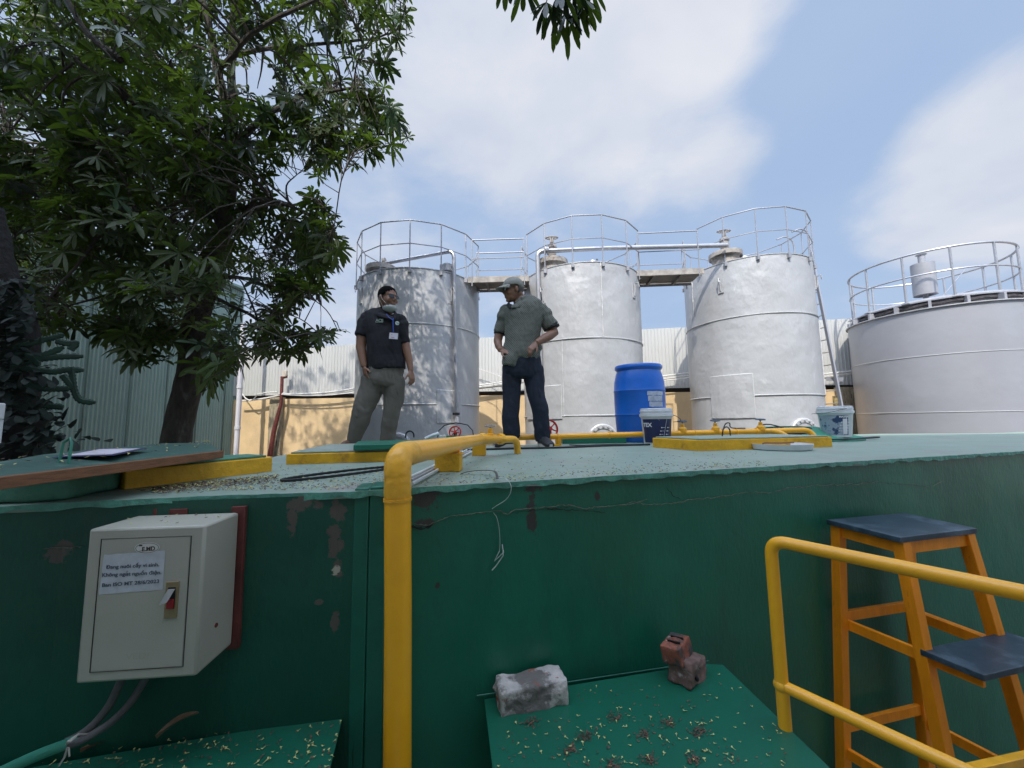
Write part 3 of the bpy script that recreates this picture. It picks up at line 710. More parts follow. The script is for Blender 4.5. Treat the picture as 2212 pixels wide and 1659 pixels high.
# roof fittings, each a part of its tank
def roof_pt(T, px, py, back): # point on the roof plane at a chosen depth
    p = D(px, py, T.c.y - T.R + back); return Vector((p.x, p.y, T.zt - .02))
def gate_valve(t, c, s, wheel_r, top):
    vb = MB(); c = Vector(c); vb.lathe([(.06 * s, 0), (.13 * s, .02 * s), (.13 * s, .06 * s), (.07 * s, .09 * s), (.1 * s, .18 * s), (.12 * s, .26 * s), (.1 * s, .36 * s), (.13 * s, .4 * s), (.13 * s, .45 * s), (.06 * s, .5 * s), (.05 * s, .62 * s), (.03 * s, .7 * s)], 20, c)
    part('valve_body', vb, m_rustg, t)
    st = MB(); st.tube([c + Vector((0, 0, .6 * s)), c + Vector((0, 0, top))], .018 * s, 8); part('valve_stem', st, m_rustg, t)
    wh = MB(); hand_wheel(wh, c + Vector((0, 0, top * .97)), (0, -.25, 1), wheel_r, .018 * s, 5); part('handwheel', wh, m_rustg, t)
p = roof_pt(T1, 824, 575, .68); flange_stub(t1, p, .33, .24)
f1 = p + Vector((.03, -.02, .36))
vb = MB(); vb.tube([p + Vector((0, 0, .2)), p + Vector((0, 0, .3)), f1 + Vector((.0, -.02, .03))], .07, 12); vb.lathe([(.12, -.03), (.12, .03)], 20, f1 + Vector((.05, 0, .03)), Matrix.Rotation(R(80), 3, 'Y')); part('inlet_elbow', vb, m_rustg, t1)
p = roof_pt(T1, 966, 580, .5); vb = MB(); vb.lathe([(.1, 0), (.1, .1), (.16, .1), (.16, .14), (.12, .15), (.12, .26), (.05, .3)], 16, p); vb.box(p + Vector((0, 0, .2)), (.3, .14, .1)); part('relief_valve', vb, m_galv, t1)
p = roof_pt(T2, 1193, 572, .68); flange_stub(t2, p, .35, .26); gate_valve(t2, p + Vector((0, 0, .3)), .85, .14, .6)
vT2 = p + Vector((0, 0, .28 + .3))
p = roof_pt(T2, 1280, 562, .6); vb = MB(); vb.lathe([(.1, 0), (.1, .1), (.18, .1), (.18, .16), (.14, .17), (.12, .26), (.05, .3)], 16, p); vb.box(p + Vector((.02, 0, .2)), (.36, .14, .1)); vb.tube([p + Vector((.1, 0, .2)), p + Vector((.1, 0, .33))], .025, 8); part('relief_valve', vb, m_galv, t2)
p = roof_pt(T3, 1567, 556, .68); flange_stub(t3, p, .36, .26); gate_valve(t3, p + Vector((0, 0, .3)), .85, .14, .6)
vT3 = p + Vector((0, 0, .25 + .3))
p = roof_pt(T3, 1606, 550, .6); vb = MB(); vb.lathe([(.1, 0), (.1, .1), (.16, .1), (.14, .17), (.05, .22)], 16, p); part('relief_valve', vb, m_galv, t3)
# pipes
mb = MB(); Yp = T1.hit(983, 700)[0]; pf = T1.pt(Yp, 0, .13)
mb.tube(bend([f1 + Vector((.06, 0, .03)), D(980, 541.5, pf.y), D(987, 905, pf.y)], .16, 8), .042, 12); mb.tube([D(987, 898, pf.y), D(987, 915, pf.y - .02)], .05, 10)
single('feed_pipe', mb, m_galv, 'silver pipe bending down the front of the leftmost tall tank', 'pipe')
mb = MB(); mb.beam(D(978, 894, pf.y - .04), D(993, 894, pf.y - .04), .05, .05); mb.tube([D(986, 894, pf.y - .02), D(986, 912, pf.y - .02)], .02, 8); 
single('pipe_clamp', mb, m_bc, 'black clamp block on the lower end of the silver pipe', 'clamp')
Yp2 = T2.hit(1168, 700)[0]; pf2 = T2.pt(Yp2, 0, .12); hz = D(1200, 541, pf2.y)
cr = MB(); cr.tube(bend([D(1570, 530, pf2.y + .2), D(1300, 536.5, pf2.y + .05), D(1161, 543, pf2.y), D(1172, 940, pf2.y)], .14, 8), .052, 12)
for px, py in ((1178, 541), (1183, 541)): q_ = D(px, py, pf2.y); cr.tube([q_ - Vector((.012, 0, 0)), q_ + Vector((.012, 0, 0))], .1, 16)
cr.tube([D(1169, 660, pf2.y), D(1170, 666, pf2.y)], .062, 12)
single('transfer_pipe', cr, m_galv, 'long silver pipe running across from the middle tank to the valve on the right tank', 'pipe')
# catwalks
def catwalk(Ta, Tb, xa, ya, xb, yb, yback, label):
    z = Ta.zt + .02; p0 = G(xa, ya, z); p1 = G(xb, yb, z); bkx = G((xa + xb) / 2, yback, z - .1); wdt = max(.6, bkx.y - (p0.y + p1.y) / 2)
    u = (p1 - p0).normalized(); v = Vector((-u.y, u.x, 0)); t = thing('catwalk', label, 'walkway', tuple((p0 + p1) / 2), group='catwalks between the tanks')
    p0 -= u * .12; p1 += u * .12
    mb = MB(); mb.beam(p0 + v * wdt / 2 + Vector((0, 0, -.04)), p1 + v * wdt / 2 + Vector((0, 0, -.04)), wdt - .1, .03); part('floor_plate', mb, m_under, t)
    for k, o_ in enumerate((.0, wdt)):
        mb = MB(); mb.beam(p0 + v * o_ + Vector((0, 0, -.05)), p1 + v * o_ + Vector((0, 0, -.05)), .04, .13); part('edge_beam', mb, m_rustg if k == 0 else m_under, t)
    mb = MB()
    for f in (.3, .7): c0 = p0.lerp(p1, f) + Vector((0, 0, -.09)); mb.beam(c0 + v * .03, c0 + v * (wdt - .03), .05, .05)
    part('cross_bearer', mb, m_under, t)
    for o_ in (-.02, wdt + .02): rail_run(t, [p0 + v * o_ + u * .1, p1 + v * o_ - u * .1], Ta.RH * .86, drop=.2)
catwalk(T1, T2, 1022, 600, 1131, 597, 629, 'steel catwalk with railings between the leftmost and middle tall tanks')
catwalk(T2, T3, 1382, 586, 1508, 581, 617, 'steel catwalk with a dark underside between the middle and right tall tanks')
# ladder on tank 3
ld = thing('tank_ladder', 'steel ladder leaning against the right side of the tall tank', 'ladder', tuple(D(1835, 935, 9.0)))
a0, a1 = D(1752, 545, 9.5), D(1834, 960, 8.8); off = Vector((-.10, .42, 0))
for o_ in (Vector(), off):
    mb = MB(); mb.beam(a0 + o_, a1 + o_, .035, .075, up=(0, 1, 0)); part('stringer', mb, m_rail, ld)
    mb = MB(); mb.tube(spline([a0 + o_ + Vector((.0, 0, -.1)), a0 + o_ + Vector((-.02, 0, .45)), a0 + o_ + Vector((-.2, 0, .62)), a0 + o_ + Vector((-.45, 0, .55))], 6), .018, 8); part('grab_rail', mb, m_rail, ld)
for k in range(15):
    q_ = a0.lerp(a1, (k + .5) / 15.5); mb = MB(); mb.tube([q_, q_ + off], .013, 6); part('rung', mb, m_rustg, ld)
mb = MB(); mb.beam(D(1785, 818, 9.2), D(1822, 820, 9.0), .04, .1); part('stay_bracket', mb, m_rail, ld)
# ---- fourth, wider and lower tank
T4 = Tank(1850, 2300, 1.75, 2000, 667); T4.RH = .9
t4 = thing('storage_tank', 'wide low silver tank with a round railing and a vent pot on its roof', 'tank', (T4.c.x, T4.c.y, TZ))
mb = MB(); mb.lathe([(T4.R, TZ + (T4.zt - TZ) * k / 12) for k in range(13)], 96, (T4.c.x, T4.c.y, 0)); part('shell', mb, m_silver2, t4, 60)
c4 = Vector((T4.c.x, T4.c.y, 0))
mb = MB(); mb.lathe([(T4.R + .0, T4.zt - .01), (T4.R + .05, T4.zt - .01), (T4.R + .05, T4.zt + .012), (T4.R - .25, T4.zt + .012)], 96, c4); part('rim_ring', mb, m_silver, t4, 20)
mb = MB(); mb.lathe([(T4.R - .22, T4.zt - .0), (T4.R - .22, T4.zt + .2), (T4.R - .1, T4.zt + .2), (T4.R - .1, T4.zt + .23), (T4.R - .24, T4.zt + .3), (.5, T4.zt + .52), (.02, T4.zt + .55)], 96, c4); part('roof', mb, m_silver2, t4, 20)
for k in range(18):
    a = 2 * math.pi * k / 18; q_ = T4.pt(a, T4.zt + .08, -.08); mb = MB(); mb.box(q_, (.16, .05, .2), Matrix.Rotation(a, 3, 'Z')); part('roof_gusset', mb, m_silver2, t4, 0)
mb = MB(); mb.tube([T4.pt(2 * math.pi * k / 96, T4.zt + .13 + .015 * math.sin(k * 5), -.17) for k in range(96)], .05, 6, closed=True); part('dark_cable_run', mb, mat('dark_lagging', (.05, .045, .05), .8, var=.5, vscale=14, bump=.02, bscale=20), t4)
for (x, y) in ((2100, 760), (2100, 889)): wl = MB(); z = T4.hit(x, y)[1]; wl.tube([T4.pt(2 * math.pi * k / 96, z, .004) for k in range(96)], .008, 5, closed=True); part('weld_seam', wl, m_weld, t4)
zr = T4.zt + .28
ra, rb = ray(1831, 600), ray(2207, 592); ta_, tb_ = math.atan2(ra.x, ra.y), math.atan2(rb.x, rb.y); dd_ = c4.length - .05
Rr = dd_ * math.sin((tb_ - ta_) / 2); cR = Vector((dd_ * math.sin((ta_ + tb_) / 2), dd_ * math.cos((ta_ + tb_) / 2), 0))
zr_top = D(2130, 522, cR.y - Rr * .6).z; HR = max(.8, min(1.15, zr_top - zr))
for hh, r_, nm in ((HR, .026, 'top_rail'), (HR * .52, .02, 'middle_rail')):
    mb = MB(); mb.tube([cR + Vector((Rr * math.cos(2 * math.pi * k / 64), Rr * math.sin(2 * math.pi * k / 64), zr + hh)) for k in range(64)], r_, 8, closed=True); part(nm, mb, m_galv, t4)
for k in range(12):
    a = T4.face + R(-13 + 30 * k); q_ = cR + Vector((Rr * math.cos(a), Rr * math.sin(a), zr - .06)); mb = MB(); mb.tube([q_, q_ + Vector((0, 0, HR + .06))], .024, 8); mb.box(q_ + Vector((0, 0, .0)), (.2, .14, .02), Matrix.Rotation(a, 3, 'Z')); part('post', mb, m_galv, t4)
vp = D(2000, 640, T4.c.y - .55); vz = T4.zt + .45; hpx = D(2000, 563, vp.y).z
mb = MB(); mb.tube([(vp.x, vp.y, vz), (vp.x, vp.y, vz + .2)], .06, 12); k_ = (D(2000, 571, vp.y).z - D(2000, 638, vp.y).z); zb = D(2000, 638, vp.y).z
mb.tube([(vp.x, vp.y, vz - .1), (vp.x, vp.y, zb)], .055, 12)
mb.lathe([(.05, zb), (.225, zb), (.225, zb + k_), (.07, zb + k_ + .01), (.07, zb + k_ + .22), (.11, zb + k_ + .25)], 28, (vp.x, vp.y, 0)); part('vent_pot', mb, m_silver2, t4)
mb = MB(); mb.tube([vp + Vector((.15, 0, -.3)), c4 + Vector((Rr * .75, Rr * .1, zr + HR))], .01, 5); part('guy_wire', mb, m_rail, t4)
# ============================================================ THINGS ON AND IN FRONT OF THE PLATFORM
m_yp = mat('yellow_pipe_paint', (.95, .44, .015), .33, var=.08, vscale=5, bump=.0015, bscale=35, coat=.25, var2=[((.45, .26, .03), 7, .66, .08), ((.80, .35, .01), 2.5, .55, .2), ((.22, .13, .06), 45, .77, .02)])
m_yp2 = mat('yellow_pipe_paint_rough', (.85, .42, .025), .4, var=.15, vscale=12, bump=.004, bscale=22, coat=.15, var2=((.33, .2, .05), 8, .62, .1))
m_black = mat('black_rubber', (.012, .012, .013), .5, bump=.001, bscale=80)
# big yellow pipe
yp = thing('yellow_pipe', 'thick yellow pipe rising in front of the green wall and bending back over the deck', 'pipe', tuple(D(861, 1650, 1.38)))
YD = 1.42; r0 = 55 / 2 / FPX * (YD * .995)
b0, b1 = D(862, 2100, YD), D(857.5, 985, YD); b1 = D(859, 984, YD)
e1 = D(1035, 949.5, 2.62); 
path = bend([b0, b1, e1], .085, 10)
mb = MB(); b0.z = GZ; mb.tube([b0, D(860, 1300, YD), D(859, 1074, YD)], r0, 24); part('riser', mb, m_yp, yp)
hd = (e1 - b1).normalized(); k0 = D(859, 1078, YD)
mb = MB(); el = bend([k0, b1, b1 + hd * .12], .10, 10); mb.tube(el, [r0 * 1.03] * len(el), 24); part('elbow', remesh(mb, .006, 1, lambda c: noise.noise(c * 45) * .0012), m_yp2, yp)
mb = MB(); mb.tube([k0 + Vector((0, 0, .004)), k0 - Vector((0, 0, .006))], r0 * 1.07, 24); part('weld_ring', mb, m_yp2, yp)
mb = MB(); n_ = 14; pts = [(b1 + hd * .1).lerp(e1, i / n_) for i in range(n_ + 1)]; mb.tube(pts, [r0 * (1 - .25 * i / n_) for i in range(n_ + 1)], 24); part('deck_run', mb, m_yp, yp)
e2 = D(1100, 948, 3.1)
mb = MB(); mb.tube([e1, e1 + hd * .05, e2], [r0 * .75, r0 * .55, r0 * .55], 16); part('valve_stub', mb, m_yp, yp)
f = D(1117, 974, 3.25); f.z = .0
mb = MB(); mb.tube(bend([D(1068, 948.5, 2.9), D(1116, 949, 3.1), Vector((D(1118, 972, 3.15).x, 3.12, .005))], .09, 8), .0275, 16); part('drop_elbow', mb, m_yp2, yp)
for px in (1036, 1077): mb = MB(); q_ = D(px, 948.5, 2.75 + (px - 1036) * .005); mb.tube([q_, q_ + Vector((.03, .03, 0))], .042, 8); part('union_nut', mb, m_yp2, yp)
mb = MB(); q_ = D(1059, 948.5, 2.88); mb.tube([q_ - Vector((.035, .035, 0)), q_ + Vector((.035, .035, 0))], .036, 8); mb.lathe([(.03, .0), (.03, .04), (.02, .045), (.018, .075), (.008, .08)], 12, q_); part('gate_valve', mb, m_yp2, yp)
mb = MB(); mb.tube([q_ + Vector((0, 0, .07)), q_ + Vector((0, 0, .1))], .006, 8); hand_wheel(mb, q_ + Vector((0, 0, .096)), (0, -.1, 1), .038, .005, 4); part('handwheel', mb, m_rustg, yp)
def clamp(parent, c, axis, r, drop, m=m_yp2, rr=.007):
    axis = Vector(axis).normalized(); u = Vector((0, 0, 1)); v = axis.cross(u).normalized(); mb = MB()
    pts = [c - u * drop - v * r] + [c + v * (r * math.cos(math.pi - a)) + u * (r * math.sin(a)) for a in [math.pi * k / 12 for k in range(13)]] + [c - u * drop + v * r]
    mb.tube(pts, rr, 8); part('pipe_clamp', mb, m, parent)
def blockbase(px0, px1, ytop, Y, depth, label):
    a, b = D(px0, ytop, Y), D(px1, ytop, Y); t = thing('pipe_support', label, 'support block', ((a.x + b.x) / 2, Y + depth / 2, 0), group='yellow blocks under the thick pipe')
    mb = MB(); mb.box(((a.x + b.x) / 2, Y + depth / 2, a.z / 2 + .001), (b.x - a.x, depth, a.z)); part('block', mb, m_curb, t, 0, bevel=.003); return t
t = blockbase(939, 993, 981, 2.03, .12, 'nearest yellow block and hoop clamp holding the thick yellow pipe on the deck')
clamp(t, D(974, 968, 2.1), hd, r0 * .96, .09)
mb = MB(); mb.box(D(991, 981, 2.03) + Vector((0, .05, 0)), (.03, .1, .006)); part('bolt_plate', mb, m_yp2, t)
blockbase(1020, 1048, 961, 2.95, .12, 'smaller yellow block under the pipe just before its gate valve')
# long pipe across the back of the deck
lp = thing('yellow_pipe', 'long thin yellow pipe lying across the back of the deck behind the bucket', 'pipe', tuple(D(1430, 940, 3.95)))
La, Lb = D(1120, 945, 4.0), D(1722, 929.5, 4.15)
LL = lambda px: D(px, 945 - (px - 1120) * 15.5 / 602, 4.0 + .15 * (px - 1120) / 602)
mb = MB(); ed = LL(1756); pts = bend([La, LL(1748), Vector((ed.x, ed.y - .05, 0.0))], .08, 8); mb.tube(pts, .029, 14); part('run', mb, m_yp, lp)
for px in (1170, 1315, 1560, 1632): 
    mb = MB(); mb.tube([LL(px), LL(px + 3)], .036, 14); part('weld_collar', mb, m_yp2, lp)
for px in (1205, 1500, 1590):
    clamp(lp, LL(px), (1, .05, 0), .031, .115, rr=.005)
def tap(parent, px, s=1.0, m=m_yp2):
    q_ = LL(px); mb = MB(); mb.lathe([(.04 * s, .0), (.04 * s, .04), (.03 * s, .05), (.02, .055), (.018, .085), (.01, .09)], 12, q_ + Vector((0, 0, .01))); part('valve_bonnet', mb, m, parent)
    mb = MB(); mb.tube([q_ + Vector((0, 0, .09)), q_ + Vector((0, 0, .125))], .006, 8); hand_wheel(mb, q_ + Vector((0, 0, .125)), (0, -.12, 1), .045 * s, .006, 4); part('handwheel', mb, mat('blue_grey_wheel', (.10, .13, .17), .5, metal=.3), parent)
for px in (1475, 1546, 1644): tap(lp, px)
mb = MB(); q_ = LL(1650); mb.tube(bend([q_ + Vector((0, .0, 0)), q_ + Vector((.12, -.05, .0)), q_ + Vector((.2, -.16, -.1))], .1, 6), .026, 12); part('side_branch', mb, m_yp2, lp)
mb = MB(); q_ = LL(1205); mb.beam(q_ + Vector((0, -.02, -.12)), q_ + Vector((0, -.02, -.02)), .06, .02, up=(0, 1, 0)); mb.beam(q_ + Vector((-.12, 0, -.105)), q_ + Vector((.0, 0, -.105)), .14, .05); part('support_foot', mb, m_curb, lp, 0)
# ground-level green duct behind, and low green slab right of the men
mb = MB(); a, b = D(1212, 950, 4.45), D(1345, 948, 4.45); mb.beam(Vector((a.x, a.y, .035)), Vector((b.x, b.y, .035)), .3, .065)
single('green_channel_cover', mb, m_lidg, 'low dark green metal cover lying under the long yellow pipe left of the barrel', 'cover', bevel=.004)
mb = MB(); a, b = D(1322, 951, 4.38), D(1340, 951, 4.38); mb.beam(Vector((a.x, a.y, .045)), Vector((b.x, b.y, .045)), .1, .085)
single('white_block', mb, mat('white_block', (.6, .6, .58), .6), 'small white bolted block against the foot of the blue barrel', 'block', bevel=.005)
# wedge-shaped green sheet at the back right
mb = MB(); pts = [(1640, 950, 4.6), (1880, 948, 4.6), (1760, 921, 4.9), (1690, 922, 4.9)]
P = [D(*p) for p in pts]; P[0].z = .005; P[1].z = .005
P2_ = [p + Vector((.05, .5, 0)) for p in P]; 
mb.add([tuple(p) for p in P] + [tuple(p) for p in P2_], [(0, 1, 2, 3), (7, 6, 5, 4), (0, 4, 5, 1), (1, 5, 6, 2), (2, 6, 7, 3), (3, 7, 4, 0)])
single('sloping_green_cover', mb, mat('mid_green', (.05, .27, .17), .45, var=.12, vscale=6), 'low sloping green metal cover behind the coil of black cable', 'cover', smooth=0, bevel=.004)
# coil of black cable
mb = MB(); rr = random.Random(5); c = D(1690, 930, 4.3); pts = []
for k in range(60):
    a = k * .5; pts.append(Vector((c.x + (.22 + .05 * math.sin(k * .7)) * math.cos(a) + .004 * (k - 30), c.y + .14 * math.sin(a), .085 + .035 * math.sin(a * .5 + 1) + k * .0007)))
pts = [D(1635, 936, 4.25), D(1640, 921, 4.25), D(1665, 917, 4.3)] + pts + [D(1735, 925, 4.25)]
mb.tube(spline(pts, 3), .0075, 6); single('cable_coil', mb, m_black, 'loose coil of black cable heaped behind the yellow pipe on the right', 'cable')
for k, pts in enumerate([[(1560, 943, 3.55), (1562, 928, 3.55), (1569, 922, 3.6), (1576, 928, 3.65), (1578, 944, 3.65)], [(1563, 924, 4.1), (1568, 915, 4.1), (1576, 914, 4.12), (1580, 924, 4.12), (1610, 925, 4.1)]]):
    mb = MB(); mb.tube(spline([D(*p) for p in pts], 5), .006, 6); single('lid_handle', mb, m_black, ['thin black wire loop handle on the lid of the right hatch', 'thin grey wire loop tied on top of the yellow pipe'][k], 'handle')
# long cables lying on the deck
for k, (pts, r, m, lab) in enumerate([
    ([(1000, 972, .01), (1060, 970, .01), (1100, 969, .01), (1210, 966.5, .01), (1300, 963, .012), (1404, 960, .012)], .009, m_black, 'black cable lying across the deck behind the capped man towards the bucket'),
    ([(1230, 961, .014), (1260, 962, .01), (1330, 960, .01), (1400, 961, .01)], .006, m_black, 'thin black cable lying in front of the barrel'),
    ([(1770, 951, .012), (1830, 949.5, .014), (1895, 945, .02), (1890, 944, .03), (1840, 948, .03), (1775, 950, .03)], .008, m_black, 'flattened black cables trailing on the deck beside the low wide tank'),
    ([(1780, 953, .012), (1850, 951.5, .014), (1870, 950, .02)], .008, mat('green_hose', (.02, .2, .13), .4), 'short dark green hose end on the deck beside the low wide tank')]):
    mb = MB(); mb.tube(spline([G(x, y, z) for x, y, z in pts], 5), r, 6); single('cable', mb, m, lab, 'cable')
# conduits running beside the thick pipe
m_cond = mat('conduit_white', (.62, .66, .64), .4, metal=.1, var=.1, vscale=6)
for k, (x0, y0, x1, y1, m, lab) in enumerate([(888, 1030, 1008, 972, m_cond, 'white conduit nearest the thick yellow pipe'), (888, 1038, 1016, 973, m_galv, 'grey steel conduit between the white ones'), (890, 1045, 1022, 974, m_cond, 'outermost white conduit running beside the yellow pipe')]):
    mb = MB(); mb.tube([G(x0, y0, .012), G(x1, y1, .012)], .008, 8); single('conduit', mb, m, lab + ' on the deck' if k < 2 else lab, 'conduit', 'conduits beside the thick pipe')
# straps
m_strapb = mat('strap_dark', (.03, .03, .032), .5); m_strapw = mat('strap_white', (.5, .55, .5), .5)
mb = MB(); pts = [G(995, 1024, .004), G(1010, 1019, .015), G(1040, 1016, .02), G(1068, 1018, .03), G(1075, 1034, .03)]
mb.tube(spline(pts, 6), [(.002, .006)] * (6 * 4 + 1), 6, ref=(0, 0, 1)); single('strap', mb, m_strapb, 'dark flat packing strap lying on the deck edge', 'strap')
mb = MB(); pts = [G(1075, 1034, .03) , wallpt(1085, 1032, .02), wallpt(1097, 1038, .04), wallpt(1104, 1050, .05), wallpt(1102, 1066, .05), wallpt(1092, 1080, .04), wallpt(1075, 1091, .025), wallpt(1063, 1099, .012)]
mb.tube(spline(pts, 6), [(.0012, .004)] * (6 * 7 + 1), 6); single('strap', mb, m_strapw, 'white packing strap curling down over the edge of the deck', 'strap')
mb = MB(); pts = [wallpt(1066, 1108, .016), wallpt(1073, 1118, .016), wallpt(1078, 1140, .018), wallpt(1080, 1170, .018), wallpt(1079, 1190, .02)]
mb.tube(spline(pts, 5), .0011, 5)
mb.tube([wallpt(1079, 1190, .02), wallpt(1068, 1212, .025), wallpt(1088, 1193, .035), wallpt(1085, 1176, .02), wallpt(1087, 1200, .03), wallpt(1072, 1222, .02), wallpt(1063, 1232, .02)], .0022, 5)
single('string', mb, m_strapw, 'thin white string with a knotted tail hanging from the crack in the wall', 'string')
# black ribbed hose ring on the deck
mb = MB(); c0 = [(664, 1036), (662, 1029), (690, 1022), (740, 1016), (785, 1013), (832, 1014)]; c1 = [(838, 1018), (815, 1026), (770, 1033), (725, 1037), (680, 1038)]
pts = spline([G(x, y, .012) for x, y in c0 + c1], 6)
ctr = G(745, 1026, 0.0); a_, b_ = (G(650, 1034) - G(845, 1014)).length / 2, .12
ring = [ctr + (G(845, 1015) - G(650, 1034)).normalized() * (a_ * math.cos(2 * math.pi * k / 90)) + Vector((.35, .93, 0)) * (.21 * math.sin(2 * math.pi * k / 90)) + Vector((0, 0, .011)) for k in range(90)]
mb.tube(ring, [(.0075 if k % 2 else .006, .0035) for k in range(90)], 8, closed=True, ref=(0, 0, 1)); single('toothed_belt', mb, m_black, 'large black toothed belt lying in a loop on the deck among the fallen flowers', 'belt')
# valve with a red wheel and a wire hoop behind, and the white pipe stub
rv = thing('red_wheel_valve', 'red handwheel valve with a wire hoop over it, in front of the leftmost tall tank', 'valve', tuple(D(983, 945, 4.0)))
mb = MB(); cw = D(983, 933, 4.0); hand_wheel(mb, cw, (0, -1, .3), .058, .008, 6); part('handwheel', mb, m_red, rv)
mb = MB(); mb.tube([cw + Vector((0, .02, .0)), Vector((cw.x, cw.y + .04, 0))], .02, 10); mb.box(Vector((cw.x, cw.y + .03, .07)), (.09, .06, .05)); part('valve_body', mb, mat('green_valve', (.02, .12, .09), .4), rv)
mb = MB(); mb.tube([D(945, 945, 4.0), D(948, 930, 4.0), D(960, 919, 4.0), D(985, 913, 4.0), D(1010, 918, 4.0), D(1021, 930, 4.0), D(1023, 944, 4.0)], .005, 6); part('wire_hoop', mb, m_black, rv)
mb = MB(); mb.beam(D(955, 944, 3.98), D(1020, 943, 3.98), .1, .025); part('green_plate', mb, m_lidg, rv, 0)
rv2 = thing('red_wheel_valve', 'red handwheel valve half hidden behind the leg of the capped man', 'valve', tuple(D(1190, 940, 4.5)))
mb = MB(); hand_wheel(mb, D(1188, 926, 4.5), (.5, -1, .2), .10, .012, 6); part('handwheel', mb, m_red, rv2)
mb = MB(); q_ = D(1188, 926, 4.5); mb.tube([q_ + Vector((0, .02, 0)), Vector((q_.x, q_.y + .05, 0))], .02, 10); part('valve_body', mb, m_rustg, rv2)
mb = MB(); q_ = D(956, 944, 2.9); mb.lathe([(.028, 0), (.028, .06), (.022, .062)], 16, (q_.x, q_.y, .1)); single('pvc_cap', mb, mat('pvc_cream', (.6, .6, .54), .4), 'short cream plastic pipe cap standing behind the thick yellow pipe', 'pipe')
mb = MB(); mb.tube([D(918, 948, 2.85), D(935, 940, 2.87), D(947, 936, 2.9)], .012, 8); single('hose', mb, m_cond, 'short white hose with a black end leading to the cream pipe cap', 'hose')
mb = MB(); mb.tube(spline([D(876, 946, 3.0), D(878, 935, 3.0), D(886, 931, 3.0), D(893, 936, 3.0), D(894, 945, 3.0)], 5), .006, 6); single('lid_handle', mb, m_black, 'thin black wire loop handle on the raised green lid', 'handle')

# ---- blue barrel
br = thing('barrel', 'large bright blue plastic barrel with a torn pale label, standing on the deck', 'barrel', (0, 0, 0))
bc = G(1398, 956); Rb = .29; bc = Vector((bc.x, bc.y + .2, 0)); br.location = bc; Hb = .90
m_blue = mat('blue_plastic', (.006, .13, .55), .38, var=.12, vscale=3, bump=.004, bscale=5, coat=.15)
mb = MB(); mb.lathe([(.02, .01), (.25, .0), (.265, .02), (.275, .08), (.285, .28), (.287, .30), (.293, .315), (.287, .33), (.29, .45), (.29, .58), (.296, .595), (.29, .61), (.285, .70), (.262, .80), (.25, .83), (.262, .85), (.272, .86), (.272, .885), (.26, .9), (.245, .885), (.24, .86), (.02, .855)], 64)
part('drum_body', mb, m_blue, br, 40, local=True)
mb = MB(); a0 = math.atan2(-bc.y, -bc.x)
for (z0, z1, da0, da1) in [(.53, .575, .30, 1.05), (.465, .525, .32, 1.0), (.40, .458, .36, 1.0)]:
    n_ = 14; b0_ = len(mb.v)
    for i in range(n_ + 1):
        a = a0 + da0 + (da1 - da0) * i / n_; w_ = .008 * noise.noise(Vector((i * .6, z0 * 9, 0)))
        for z in (z0 + w_, z1 + w_ * .5): mb.v.append(((.2925) * math.cos(a), (.2925) * math.sin(a), z))
    for i in range(n_): mb.f.append((b0_ + 2 * i, b0_ + 2 * i + 2, b0_ + 2 * i + 3, b0_ + 2 * i + 1)); mb.m.append(0)
o = part('torn_label', mb, mat('torn_label', (.42, .47, .55), .6, var=.25, vscale=12, var2=((.1, .13, .2), 25, .62, .05)), br, 60, local=True)
